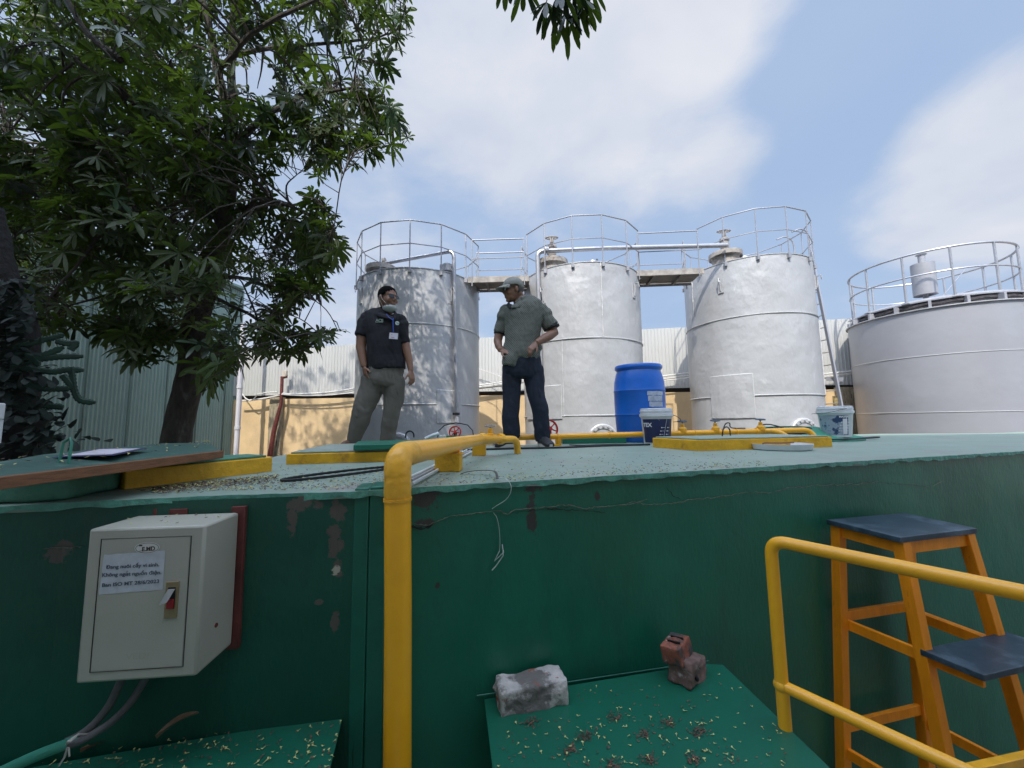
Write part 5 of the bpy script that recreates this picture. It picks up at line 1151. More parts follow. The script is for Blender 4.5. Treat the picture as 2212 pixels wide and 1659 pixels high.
litter('fallen_flowers', cov_spot, 900, 21, 'yellow flowers and brown clumps scattered on the green cover under the bricks')
def cov2_spot(rr):
    px = rr.uniform(60, 735); py = 1660 - 110 * rr.random()
    if py < 1608 - px * .075 or px > 742 - (py - 1556) * .25: return None, 0, 0
    if px < 200 and py < 1640: return None, 0, 0
    return G(px, py, zc + .003), (0 if rr.random() < .4 else 1), rr.uniform(.006, .011)
litter('fallen_flowers', cov2_spot, 420, 33, 'yellow flowers and brown bits scattered on the cover below the cabinet')
def brd_spot(rr):
    a_, b_ = rr.random(), rr.random(); p = q[0].lerp(q[1], a_).lerp(q[5].lerp(q[2], a_), .1 + .8 * b_); p = p + Vector((0, 0, .012 + .006)); return p, 0 if rr.random() < .7 else 1, rr.uniform(.007, .012)
litter('fallen_flowers', brd_spot, 60, 41, 'few pale yellow flowers lying on the slanting green board')
def cabt(rr): p = CP(rr.uniform(.02, Wc - .02), Hc + .002, -rr.uniform(.02, Dc - .02)); return p, 0 if rr.random() < .4 else 1, rr.uniform(.008, .012)
litter('fallen_flowers', cabt, 14, 43, 'few fallen flowers lying on top of the beige cabinet')
def stl(rr): 
    a_, b_ = rr.uniform(.1, .9), rr.uniform(.15, .85); p = c[0].lerp(c[1], a_).lerp(c[3].lerp(c[2], a_), b_); p = Vector((p.x, p.y, zs + .002)); return p, 0, rr.uniform(.007, .01)
litter('fallen_flowers', stl, 12, 44, 'few pale fallen flowers lying on the top tread of the stool') if False else None
# ============================================================ PEOPLE
m_skin = mat('skin', (.22, .11, .066), .5, var=.08, vscale=20, bump=.0008, bscale=150)
m_polo = mat('black_polo', (.006, .006, .009), .85, var=.2, vscale=10, bump=.004, bscale=14, bump2=(.0006, 400))
m_chino = mat('grey_trousers', (.13, .12, .10), .85, var=.1, vscale=12, bump=.006, bscale=12, bump2=(.0006, 400))
m_jean = mat('dark_jeans', (.008, .014, .028), .8, var=.35, vscale=9, bump=.006, bscale=14, bump2=(.0006, 400))
m_hair = mat('black_hair', (.003, .003, .003), .9, bump=.006, bscale=160, spec=.1)
m_knit = mat('patterned_grey_knit', (.20, .21, .20), .9, bump=.006, bscale=13)
t_ = m_knit.node_tree; bk_ = t_.nodes.new('ShaderNodeTexBrick'); tcn = t_.nodes.new('ShaderNodeTexCoord'); mp_ = t_.nodes.new('ShaderNodeMapping'); mp_.inputs['Rotation'].default_value = (R(90), 0, 0)
t_.links.new(tcn.outputs['Object'], mp_.inputs[0]); t_.links.new(mp_.outputs[0], bk_.inputs[0])
bk_.inputs['Color1'].default_value = (.05, .055, .047, 1); bk_.inputs['Color2'].default_value = (.075, .08, .068, 1); bk_.inputs['Mortar'].default_value = (.22, .23, .19, 1)
bk_.inputs['Scale'].default_value = 24; bk_.inputs['Mortar Size'].default_value = .012; bk_.inputs['Brick Width'].default_value = .5; bk_.inputs['Row Height'].default_value = .3; bk_.inputs['Mortar Smooth'].default_value = .6
bk_.inputs['Mortar Size'].default_value = .06
t_.links.new(bk_.outputs[0], t_.nodes['Principled BSDF'].inputs['Base Color'])
m_rib = mat('black_rib', (.014, .016, .015), .85); m_cap = mat('pale_cap', (.26, .26, .225), .85, var=.08, vscale=14, bump=.003, bscale=30)
m_mask = mat('pale_green_mask', (.42, .46, .43), .8, bump=.002, bscale=60); m_lens = mat('dark_lens', (.02, .025, .03), .12, spec=.8); m_shoe = mat('black_shoe', (.02, .02, .022), .6); m_sole = mat('shoe_sole', (.45, .43, .38), .7)
m_glint = mat('clear_lens', (.35, .4, .42), .08, spec=1.0)

def finger(mb, p, d, pn, ln_, r, curl):
    pts = [p - d * .02, p]; dd = d.copy(); ax = d.cross(pn).normalized()
    for k, f in enumerate((.45, .32, .23)):
        dd = (Matrix.Rotation(curl * (.6 if k == 0 else 1), 3, ax) @ dd).normalized(); pts.append(pts[-1] + dd * ln_ * f)
    mb.tube(pts, [r * 1.05, r * 1.05, r, r * .92, r * .7], 8)
def hand(mb, wr, d, pn, side, curl=.35, s=1.0):
    """wr wrist, d direction of the hand, pn palm normal, side +-1 where the thumb is"""
    d = d.normalized(); pn = (pn - d * pn.dot(d)).normalized(); lt = d.cross(pn).normalized() * side
    mb.tube([wr - d * .02, wr + d * .01, wr + d * .04 * s, wr + d * .085 * s, wr + d * .095 * s], [(.026, .019), (.03, .018), (.041, .016), (.042, .013), (.036, .009)], 14, ref=lt)
    for k, (o_, ln_) in enumerate(((.030, .072), (.0105, .082), (-.0105, .076), (-.029, .058))):
        finger(mb, wr + d * (.088 - .003 * abs(k - 1)) * s + lt * o_, (d + lt * (.10 - .07 * k)).normalized(), pn, ln_ * s, .0082 * s, curl * (1 + .12 * k))
    b_ = wr + d * .025 + lt * .03; td = (d * .75 + lt * .6 + pn * .25).normalized()
    mb.tube([b_ - lt * .015, b_ + td * .03, b_ + td * .055 + d * .006, b_ + td * .07 + d * .02], [.014, .0115, .0098, .007], 8)
def head_frame(c, fwd, up, s):
    f = fwd.normalized(); u = (up - f * up.dot(f)).normalized(); r = f.cross(u)
    return Matrix(((r.x * s, f.x * s, u.x * s, c.x), (r.y * s, f.y * s, u.y * s, c.y), (r.z * s, f.z * s, u.z * s, c.z), (0, 0, 0, 1)))
def head_geo(mb, H, mouth=0.0):
    M3 = H.to_3x3()
    def e(c, r): mb.ell(H @ Vector(c), r, M3, 18, 12)
    e((0, -.012, .032), (.075, .093, .082)); e((0, .018, -.02), (.066, .074, .078)); e((0, .03, -.065), (.052, .054, .048)); e((0, .068, -.098), (.023, .018, .017))
    e((0, .074, .026), (.048, .014, .012)); e((0, -.045, -.03), (.058, .05, .06))
    for s_ in (-1, 1):
        e((s_ * .036, .062, -.03), (.024, .022, .024)); e((s_ * .078, -.008, -.008), (.010, .019, .032)); e((s_ * .074, -.006, -.02), (.012, .012, .02))
    mb.tube([H @ Vector(p) for p in ((0, .078, .022), (0, .096, -.002), (0, .106, -.024))], [.007 , .009, .013], 10); e((0, .094, -.030), (.019, .012, .009))
    e((0, .083, -.058), (.024, .012, .0065)); e((0, .081, -.069), (.021, .012, .007))
def sub_ell(name, H, c, r, keep, m, parent, thick=.004, n=40, k=26, disp=0):
    mb = MB(); mb.ell((0, 0, 0), (1, 1, 1), n=n, m=k); me = mb.mesh(name, 60); bm = bmesh.new(); bm.from_mesh(me)
    for v in bm.verts: v.co = Vector((c[0] + v.co.x * r[0], c[1] + v.co.y * r[1], c[2] + v.co.z * r[2]))
    bmesh.ops.delete(bm, geom=[f for f in bm.faces if not keep(f.calc_center_median())], context='FACES')
    for v in bm.verts: v.co += Vector((noise.noise(v.co * 60), noise.noise(v.co * 60 + Vector((9, 0, 0))), noise.noise(v.co * 60 + Vector((0, 9, 0))))) * disp
    bm.transform(H); bm.to_mesh(me); bm.free(); me.polygons.foreach_set('use_smooth', [True] * len(me.polygons))
    o = link(name, me, m, parent); so_ = o.modifiers.new('s', 'SOLIDIFY'); so_.thickness = thick; so_.offset = 0; return o
def glasses(H, parent, m_l, w_=.05, hgt=.032, rnd_=False):
    fr = MB(); q = lambda x, y, z: H @ Vector((x, y, z))
    g = None
    for s_ in (-1, 1):
        cx_ = s_ * .034; 
        if rnd_: pts = [q(cx_ + .021 * math.cos(a * math.pi / 8), .098 - abs(cx_ + .021 * math.cos(a * math.pi / 8)) * .18, .006 + .018 * math.sin(a * math.pi / 8)) for a in range(16)]
        else: pts = [q(cx_ + a, .102 - abs(cx_ + a) * .22, .006 + b) for a, b in ((-.026, .014), (.026, .014), (.027, 0), (.022, -.017), (-.02, -.017), (-.026, 0))]
        fr.tube(pts, .0016, 5, closed=True)
        ln_ = MB(); ln_.add([tuple(p) for p in pts], [tuple(range(len(pts)))]); o = link('lens', ln_.mesh('lens', 0), m_l, parent); so_ = o.modifiers.new('s', 'SOLIDIFY'); so_.thickness = .0012
        fr.tube([q(s_ * .060, .090, .012), q(s_ * .079, .06, .012), q(s_ * .082, .0, .010), q(s_ * .082, -.012, .0)], .0018, 5)
    fr.tube([q(-.012, .1, .012), q(0, .103, .014), q(.012, .1, .012)], .0014, 5)
    return link('glasses_frame', fr.mesh('glasses_frame'), m_black, parent)
def folds(c, amp, sc=9, seed=0): return noise.noise(Vector((c.x * sc * 1.0 + seed, c.y * sc, c.z * sc * .55))) * amp + abs(noise.noise(Vector((c.x * sc * 2.2, c.y * sc * 2.2 + seed, c.z * sc * 1.2 + c.x * 9)))) * amp * .7

# ---------- man in the black polo
Y1 = 3.93
def A(x, y, dy=0.0): return D((1300 + x / 2.242) * .54861, (1060 + y / 2.242) * .54861, Y1 + dy)
S1 = 1 / 870.0 * (Y1 / 3.9)
man = thing('person', 'man in black polo and grey trousers, face mask pulled under his chin', 'person', tuple(Vector((A(400, 1500).x, Y1, 0))))
def tubeA(mb, rows, F=A, S=S1, n=20, grow=0.0, dk=.75):
    pts = [F(r[0], r[1], r[3] if len(r) > 3 else 0) for r in rows]
    mb.tube(pts, [((r[2] * S + grow), ((r[4] if len(r) > 4 else r[2] * dk) * S + grow)) for r in rows], n, ref=(1, 0, 0))
torso = [(505, 352, 40, 0, 42), (500, 385, 52, 0, 48), (480, 404, 100, 0, 60), (464, 424, 150, 0, 76), (462, 455, 172, 0, 86), (465, 510, 160, 0, 98), (478, 600, 152, 0, 105), (486, 700, 150, 0, 108), (492, 800, 150, 0, 108), (490, 900, 150, 0, 104), (475, 960, 150, 0, 100), (465, 1010, 120, 0, 90)]
legL = [(400, 960, 92, .0), (375, 1030, 92, -.01), (335, 1140, 82, -.02), (290, 1260, 62, -.01), (250, 1380, 54, .0), (215, 1500, 42, .02), (185, 1600, 34, .04)]
legR = [(555, 960, 90, .0), (560, 1030, 86, .0), (557, 1140, 74, .01), (540, 1260, 58, .01), (524, 1380, 52, .02), (505, 1500, 42, .04), (500, 1600, 34, .06)]
armL = [(325, 435, 50, 0, 50), (292, 500, 48, -.01, 46), (278, 600, 44, -.02, 42), (272, 690, 42, -.03, 40), (285, 780, 36, -.05, 34), (300, 862, 27, -.07, 26)]
armR = [(610, 450, 48, 0, 48), (640, 520, 44, .0, 42), (655, 610, 40, .01, 38), (672, 700, 38, .0, 36), (697, 800, 32, -.02, 30), (714, 900, 23, -.04, 22)]
bm_ = MB(); [tubeA(bm_, r_) for r_ in (torso, armL, armR)]; [tubeA(bm_, r_, grow=-.012) for r_ in (legL, legR)]
wl_, wr_ = A(*armL[-1][:2], armL[-1][3]), A(*armR[-1][:2], armR[-1][3])
hand(bm_, wl_, A(318, 960, -.09) - wl_, Vector((.7, .6, 0)), 1, .28)
hand(bm_, wr_, A(726, 990, -.06) - wr_, Vector((-.8, .5, 0)), -1, .45)
for (x, y, d_) in ((170, 1605, .04), (500, 1605, .06)): bm_.ell(A(x, y, d_ - .03), (.045, .1, .035))
fw = Vector((.80, -.55, -.06)); H1 = head_frame(A(512, 258, -.03), fw, Vector((-.10, .05, 1)), 1.10); head_geo(bm_, H1)
body = remesh(bm_, .0058, 3); link('body', body, m_skin, man)
sh = MB(); [tubeA(sh, r_, grow=.012) for r_ in ([(496, 386, 62, 0, 52)] + torso[2:9], )]; tubeA(sh, [(492, 790, 152, 0, 110), (500, 850, 158, 0, 115), (502, 889, 158, 0, 114)], grow=.012)
tubeA(sh, [(345, 446, 44, 0, 46), (300, 500, 58, -.005, 54), (276, 592, 58, -.02, 54)], grow=.004); tubeA(sh, [(596, 452, 42, 0, 46), (636, 520, 50, 0, 50), (656, 655, 46, .01, 46)], grow=.004)
[sh.ell(A(x, y, 0), (.072, .066, .068)) for x, y in ((325, 437), (616, 450), (345, 440), (596, 446), (634, 488), (300, 472), (480, 418))]; link('polo_shirt', remesh(sh, .009, 4, lambda c: folds(c, .013, 9)), m_polo, man)
tr_ = MB(); tubeA(tr_, [(500, 850, 146, 0, 100), (490, 920, 152, 0, 104), (470, 990, 172, 0, 104), (462, 1030, 120, 0, 90)], grow=.008)
tubeA(tr_, [(385, 960, 104, 0), (368, 1040, 104, 0), (328, 1140, 98, -.01), (288, 1250, 86, -.01), (248, 1380, 74, 0), (215, 1490, 60, .02), (200, 1560, 52, .04)], grow=.004)
tubeA(tr_, [(560, 960, 98, 0), (563, 1040, 94, 0), (560, 1140, 88, .01), (540, 1250, 72, .01), (524, 1380, 66, .02), (506, 1500, 56, .04), (504, 1560, 54, .05)], grow=.004)
link('trousers', remesh(tr_, .009, 4, lambda c: folds(c, .014, 8, 3)), m_chino, man)
for (x, y, d_) in ((160, 1602, .02), (500, 1602, .03)):
    so_ = MB(); p = A(x, y, d_); so_.ell((p.x, p.y - .02, .045), (.05, .13, .045)); link('shoe', remesh(so_, .01, 2), mat('brown_shoe', (.14, .07, .045), .6), man)
sub_ell('hair', H1, (0, -.016, .034), (.0795, .0955, .0845), lambda p: p.z > -.035 + max(0, (p.y + .02)) * 1.15 if p.y > -.02 else p.z > -.05 and (p.y < -.03 or p.z > -.0), m_hair, man, .005, disp=.004)
glasses(H1, man, m_lens)
sub_ell('face_mask', H1, (0, .026, -.092), (.062, .070, .042), lambda p: p.y > -.005 and p.z < -.088 + (p.y - .02) * .15, m_mask, man, .003)
ml = MB(); q = lambda x, y, z: H1 @ Vector((x, y, z))
for s_ in (-1, 1):
    ml.tube([q(s_ * .062, .055, -.068), q(s_ * .078, .02, -.03), q(s_ * .086, -.005, .015), q(s_ * .088, -.02, .0)], .0022, 5); ml.tube([q(s_ * .060, .02, -.11), q(s_ * .076, .0, -.06), q(s_ * .088, -.02, -.01)], .0018, 5)
    ob_ = MB(); ob_.ell(q(s_ * .032, .082, .004), (.012, .008, .007), H1.to_3x3() * .9, 10, 6); link('eye', ob_.mesh('eye'), m_hair, man)
link('mask_loops', ml.mesh('mask_loops'), m_mask, man)
# collar, placket, lanyard, name card, emblems
cl_ = MB(); cpts = [A(392, 372, .05), A(400, 350, .07), A(455, 345, .09), A(520, 360, .06), A(575, 385, -.01), A(592, 420, -.06)]
def collar(mb, pts, h, out, flare=0.015):
    P = spline(pts, 5); n0 = len(mb.v)
    for p in P: o_ = (p - out); o_.z = 0; o_.normalize(); mb.v.append(tuple(p + o_ * .008 + Vector((0, 0, .012)))); mb.v.append(tuple(p + h * .75 + o_ * (flare + .022)))
    for i in range(len(P) - 1): mb.f.append((n0 + 2 * i, n0 + 2 * i + 2, n0 + 2 * i + 3, n0 + 2 * i + 1)); mb.m.append(0)
cc_ = A(490, 380, 0)
collar(cl_, [A(548, 425, -.095), A(470, 400, -.09), A(425, 372, -.05), A(418, 350, .02), A(470, 338, .06), A(540, 345, .04), A(562, 375, -.03), A(552, 425, -.095)], Vector((0, 0, -.055)), cc_, .022)
o = link('collar', cl_.mesh('collar', 60), m_polo, man); so_ = o.modifiers.new('s', 'SOLIDIFY'); so_.thickness = .005
ly = MB(); ly.tube([A(495, 395, -.10), A(520, 425, -.125), A(553, 450, -.135)], .004, 5); ly.tube([A(557, 430, -.13), A(555, 470, -.137), A(556, 520, -.14), A(558, 556, -.142)], (.0012, .0055), 5, ref=(0, 1, 0)); link('lanyard', ly.mesh('lanyard'), mat('lanyard_blue', (.02, .06, .30), .5), man)
cdm = MB(); cdm.beam(A(522, 586, -.146), A(598, 592, -.146), .002, .062, up=(0, 0, 1)); nc = link('name_card', cdm.mesh('name_card', 0), mat('card_white', (.62, .60, .66), .4), man)
for yy, m_, w2 in ((600, mat('card_red', (.45, .08, .08), .5), .4), (576, mat('card_red', (.45, .08, .08), .5), .15)):
    mm_ = MB(); a_, b_ = A(540, yy, -.149), A(540 + 60 * w2, yy + 3, -.149); mm_.beam(a_, b_, .0006, .004); link('card_print', mm_.mesh('card_print', 0), m_, nc)
XF = Matrix(((1, 0, 0, 0), (0, 0, -1, 0), (0, 1, 0, 0), (0, 0, 0, 1)))
p = A(400, 464, -.128); cu_m = mat('logo_grey_green', (.25, .32, .27), .7)
text('shirt_logo', 'ACE', .042, cu_m, man, Matrix.Translation(p) @ XF @ Matrix.Rotation(-.02, 4, 'Z'), .001, local=False, bold=.001)
lb_ = MB(); lb_.beam(A(400, 468, -.1275), A(464, 468, -.1275), .001, .005); link('shirt_logo_bar', lb_.mesh('shirt_logo_bar', 0), cu_m, man)
em = MB(); c_e = A(592, 477, -.117); nE_ = Vector((.35, -.94, 0)); qe = nE_.to_track_quat('Z', 'Y').to_matrix(); em.lathe([(.02, 0), (.0205, .003), (.001, .0032)], 24, c_e, qe); eo = link('round_emblem', em.mesh('round_emblem'), mat('emblem_pale', (.45, .55, .5), .6), man)
em = MB(); em.tube([c_e + nE_ * .005 + Vector((-.019, 0, .004)), c_e + nE_ * .006 + Vector((-.006, 0, .006)), c_e + nE_ * .006 + Vector((.006, 0, -.004)), c_e + nE_ * .005 + Vector((.018, .005, -.002))], .0022, 5); link('emblem_wave', em.mesh('emblem_wave'), m_black, eo)

# ---------- man in the cap
Y2 = 3.9
def B2(x, y, dy=0.0): return D((1850 + x / 2.183) * .54861, (1040 + y / 2.183) * .54861, Y2 + dy)
S2 = 1 / 847.0 * (Y2 / 3.9)
m2 = thing('person', 'man in a pale cap, patterned grey shirt and jeans, hands on hips', 'person', tuple(Vector((B2(480, 1500).x, Y2, 0))))
def tb(mb, rows, grow=0.0, dk=.75): tubeA(mb, rows, B2, S2, 20, grow, dk)
torso = [(415, 262, 46, .01, 48), (425, 305, 56, .01, 52), (452, 330, 100, 0, 60), (462, 352, 150, 0, 76), (464, 385, 172, 0, 88), (462, 440, 162, 0, 98), (458, 540, 146, 0, 102), (452, 640, 138, 0, 102), (450, 740, 142, 0, 104), (455, 830, 150, 0, 104), (455, 930, 130, 0, 95)]
legL = [(372, 880, 84, 0), (362, 960, 80, 0), (352, 1100, 68, -.01), (352, 1250, 56, -.01), (352, 1380, 50, .0), (348, 1500, 40, .01), (335, 1570, 34, .02)]
legR = [(540, 880, 86, 0), (550, 960, 82, 0), (568, 1100, 68, -.01), (600, 1250, 56, -.02), (618, 1380, 50, -.01), (632, 1490, 40, .0), (642, 1560, 34, .0)]
armR = [(610, 395, 54, .02, 52), (655, 460, 50, .03, 48), (700, 540, 46, .03, 44), (722, 588, 44, .02, 42), (680, 618, 42, -.03, 40), (620, 650, 36, -.08, 34), (572, 678, 29, -.115, 26)]
armL = [(312, 405, 50, .02, 48), (280, 480, 46, .04, 44), (256, 580, 42, .05, 40), (240, 660, 38, .03, 36), (248, 705, 33, -.01, 31), (268, 742, 26, -.04, 24)]
bm_ = MB(); [tb(bm_, r_) for r_ in (torso, armR, armL)]; [tb(bm_, r_, -.012) for r_ in (legL, legR)]
wr_ = B2(572, 678, -.115); hand(bm_, wr_, B2(515, 735, -.145) - wr_, Vector((.3, .8, -.3)), 1, .55, 1.08)
wl_ = B2(268, 742, -.04); hand(bm_, wl_, B2(322, 752, -.085) - wl_, Vector((0, .7, -.6)), -1, .5)
for (x, y, d_) in ((320, 1575, -.01), (645, 1570, -.02)): bm_.ell(B2(x, y, d_), (.06, .06, .035))
fw = Vector((-.93, -.33, -.10)); H2 = head_frame(B2(372, 228, -.02), fw, Vector((-.05, 0, 1)), 1.06); head_geo(bm_, H2)
link('body', remesh(bm_, .0058, 3), m_skin, m2)
sh = MB(); tb(sh, [(436, 308, 66, 0, 56)] + torso[2:9], .014); tb(sh, [(450, 700, 148, 0, 108), (440, 780, 160, 0, 112), (430, 815, 150, 0, 106)], .012); tb(sh, [(400, 760, 110, -.0, 104), (362, 830, 82, -.02, 96), (352, 880, 72, -.02, 88)], .008); tb(sh, [(540, 700, 70, 0, 100), (560, 752, 62, 0, 90)], .008)
tb(sh, [(584, 402, 48, .02, 52), (645, 455, 62, .03, 58), (700, 538, 68, .03, 62)], .004); tb(sh, [(336, 412, 46, .02, 48), (288, 482, 52, .04, 52), (258, 590, 50, .05, 48)], .004)
[sh.ell(B2(x, y, .02), (r_, .070, .072)) for x, y, r_ in ((312, 405, .070), (330, 400, .07), (610, 396, .078), (590, 396, .076), (648, 430, .080), (288, 450, .068), (460, 345, .07))]; link('patterned_shirt', remesh(sh, .009, 4, lambda c: folds(c, .015, 10, 5)), m_knit, m2)
cf = MB(); tb(cf, [(698, 535, 70, .03, 64), (706, 556, 71, .03, 65)], .004); link('sleeve_cuff', remesh(cf, .006, 2), m_rib, m2)
cf = MB(); tb(cf, [(259, 586, 51, .05, 49), (255, 606, 50, .05, 48)], .004); link('sleeve_cuff', remesh(cf, .006, 2), m_rib, m2)
cl_ = MB(); collar(cl_, [B2(372, 372, -.085), B2(352, 350, -.075), B2(348, 328, -.03), B2(375, 300, .03), B2(440, 278, .07), B2(492, 290, .06), B2(490, 322, -.02), B2(440, 352, -.07), B2(378, 372, -.088)], Vector((0, 0, -.035)), B2(425, 310, 0), .02)
o = link('collar', cl_.mesh('collar', 60), m_rib, m2); so_ = o.modifiers.new('s', 'SOLIDIFY'); so_.thickness = .006
tr_ = MB(); tb(tr_, [(452, 760, 148, 0, 102), (453, 840, 160, 0, 104), (455, 930, 168, 0, 98), (455, 975, 120, 0, 84)], .006)
tb(tr_, [(368, 880, 84, 0), (364, 980, 82, 0), (356, 1100, 74, -.01), (354, 1230, 70, -.01), (354, 1370, 70, 0), (355, 1465, 68, .01), (352, 1482, 66, .01)], .003)
tb(tr_, [(545, 880, 86, 0), (550, 980, 84, 0), (570, 1100, 74, -.01), (600, 1230, 68, -.02), (616, 1370, 66, -.01), (626, 1490, 62, 0), (627, 1522, 60, 0)], .003)
link('jeans', remesh(tr_, .009, 4, lambda c: folds(c, .014, 9, 8)), m_jean, m2)
def shoe(p, d, ln_):
    d = Vector(d).normalized(); lt = Vector((-d.y, d.x, 0)); s_ = MB()
    s_.tube([p - d * ln_ * .42 + Vector((0, 0, .05)), p - d * ln_ * .2 + Vector((0, 0, .055)), p + d * ln_ * .1 + Vector((0, 0, .045)), p + d * ln_ * .38 + Vector((0, 0, .03)), p + d * ln_ * .5 + Vector((0, 0, .025))], [(.042, .05), (.048, .062), (.052, .05), (.052, .036), (.036, .022)], 14, ref=lt)
    o = link('shoe', remesh(s_, .007, 2), m_shoe, m2); q_ = MB()
    q_.prism([((p + d * ln_ * .53 * math.cos(a * math.pi / 12) + lt * .05 * math.sin(a * math.pi / 12)).x, (p + d * ln_ * .53 * math.cos(a * math.pi / 12) + lt * .05 * math.sin(a * math.pi / 12)).y) for a in range(24)], .002, .034); link('sole', q_.mesh('sole', 40), m_sole, o)
f0, f1_ = B2(315, 1590), B2(645, 1585); shoe(Vector((f0.x, Y2 - .03, 0)), (-1, -.5, 0), .27); shoe(Vector((f1_.x, Y2 - .06, 0)), (.35, -1, 0), .27)
sub_ell('hair', H2, (0, -.014, .02), (.080, .096, .075), lambda p: p.z > -.05 and p.y < -.025 and p.z < .05 or (p.z > .03 and p.y < .05), mat('grey_hair', (.10, .09, .08), .8), m2, .005)
sub_ell('cap_crown', H2, (0, -.008, .045), (.088, .104, .088), lambda p: p.z > .030 + max(0, p.y) * .12 - max(0, -p.y - .02) * .35, m_cap, m2, .004)
br_ = MB(); n0 = 0; n_ = 12
for i in range(n_ + 1):
    a_ = math.pi * (i / n_) ; x = .078 * math.cos(a_)
    for k in range(5):
        t_2 = k / 4; y = .055 + .035 * math.sin(a_) + t_2 * (.085 * math.sin(a_) ** .8); z = .055 - t_2 * .030 - (x / .078) ** 2 * .020 * (1 - .0 * t_2)
        br_.v.append(tuple(H2 @ Vector((x, y, z))))
for i in range(n_):
    for k in range(4): k0_ = i * 5 + k; br_.f.append((k0_, k0_ + 5, k0_ + 6, k0_ + 1)); br_.m.append(0)
o = link('cap_brim', br_.mesh('cap_brim', 60), m_cap, m2); so_ = o.modifiers.new('s', 'SOLIDIFY'); so_.thickness = .005
glasses(H2, m2, m_glint, rnd_=True)
cm = MB(); q2 = H2 @ Vector((.035, .075, .095)); cm.ell(q2, (.006, .006, .004), n=8, m=5); link('cap_emblem', cm.mesh('cap_emblem'), mat('emblem_navy', (.03, .04, .12), .6), m2)
for s_ in (-1, 1): ob_ = MB(); ob_.ell(H2 @ Vector((s_ * .032, .080, .004)), (.012, .008, .007), H2.to_3x3() * .9, 10, 6); link('eye', ob_.mesh('eye'), m_hair, m2)
# ============================================================ TREES
from mathutils.kdtree import KDTree
m_leaf = mat('alstonia_leaf', (.030, .047, .012), .5, vscale=5, col2=(.052, .070, .020), trans=.38, spec=.3)
m_leafd = mat('dark_leaf', (.012, .024, .010), .5, col2=(.02, .036, .014), vscale=8, trans=.15)
m_leafg = mat('pale_leaf', (.05, .085, .05), .38, col2=(.035, .07, .03), vscale=9, trans=.2)
m_bark = mat('tree_bark', (.055, .045, .035), .95, var=.4, vscale=14, bump=.02, bscale=22, stretch=(1, 1, .35), var2=((.11, .11, .09), 7, .62, .1))
m_flow = mat('bud_cluster', (.22, .27, .10), .8, var=.25, vscale=60)
def leaf(mb, p, d, up, ln_, wd, droop):
    d = d.normalized(); s_ = d.cross(up)
    if s_.length < .05: s_ = d.orthogonal()
    s_.normalize(); n_ = s_.cross(d).normalized()
    o = len(mb.v); c0 = p; pts = []
    for (t, w_) in ((.0, .10), (.32, .62), (.68, 1.0), (.88, .72)):
        c = p + d * (ln_ * t) - Vector((0, 0, 1)) * (droop * ln_ * t * t); pts.append((c, w_ * wd))
    tip = p + d * ln_ - Vector((0, 0, 1)) * droop * ln_
    for c, w_ in pts: mb.v += [tuple(c - s_ * w_ + n_ * w_ * .28), tuple(c), tuple(c + s_ * w_ + n_ * w_ * .28)]
    mb.v.append(tuple(tip))
    for i in range(3): k = o + 3 * i; mb.f += [(k, k + 1, k + 4, k + 3), (k + 1, k + 2, k + 5, k + 4)]; mb.m += [mb.mi] * 2
    k = o + 9; mb.f += [(k, k + 1, k + 3), (k + 1, k + 2, k + 3)]; mb.m += [mb.mi] * 2
def rosette(mb, p, ax, ln_, rr, n=None, spread=.9):
    ax = ax.normalized(); u = ax.orthogonal().normalized(); v = ax.cross(u); n = n or rr.randint(6, 9); a0 = rr.uniform(0, 6.28)
    for k in range(n):
        a = a0 + 6.283 * k / n + rr.uniform(-.25, .25); e_ = rr.uniform(.1, .6)
        d = (u * math.cos(a) + v * math.sin(a)) * spread + ax * e_
        leaf(mb, p, d, ax, ln_ * rr.uniform(.7, 1.15), ln_ * rr.uniform(.10, .14), rr.uniform(.15, .6))
def inpoly(x, y, P):
    c = False; j = len(P) - 1
    for i in range(len(P)):
        if (P[i][1] > y) != (P[j][1] > y) and x < (P[j][0] - P[i][0]) * (y - P[i][1]) / (P[j][1] - P[i][1]) + P[i][0]: c = not c
        j = i
    return c
def limb(mb, pts, r0, r1, nodes, n=8, sub=5, wob=.02):
    P = spline(pts, sub); m_ = len(P)
    for i in range(1, m_ - 1): P[i] = P[i] + Vector((noise.noise(P[i] * 3), noise.noise(P[i] * 3 + Vector((5, 0, 0))), noise.noise(P[i] * 3 + Vector((0, 5, 0))))) * wob
    mb.tube(P, [r0 + (r1 - r0) * i / (m_ - 1) for i in range(m_)], n)
    for i, p in enumerate(P): nodes.append((p, r0 + (r1 - r0) * i / (m_ - 1)))
def mk_kd(nodes):
    kd = KDTree(len(nodes))
    for i, (p, r) in enumerate(nodes): kd.insert(p, i)
    kd.balance(); return kd
CROWN = [(-140, -140), (860, -140), (885, 70), (850, 140), (790, 185), (860, 240), (880, 300), (835, 330), (760, 352), (690, 365), (690, 430), (725, 490), (735, 540), (700, 565), (695, 625), (650, 640), (600, 690), (685, 722), (738, 712), (690, 745), (625, 770), (540, 762), (505, 785), (470, 820), (440, 812), (412, 750), (330, 742), (290, 782), (262, 745), (215, 700), (150, 705), (60, 715), (-140, 720)]
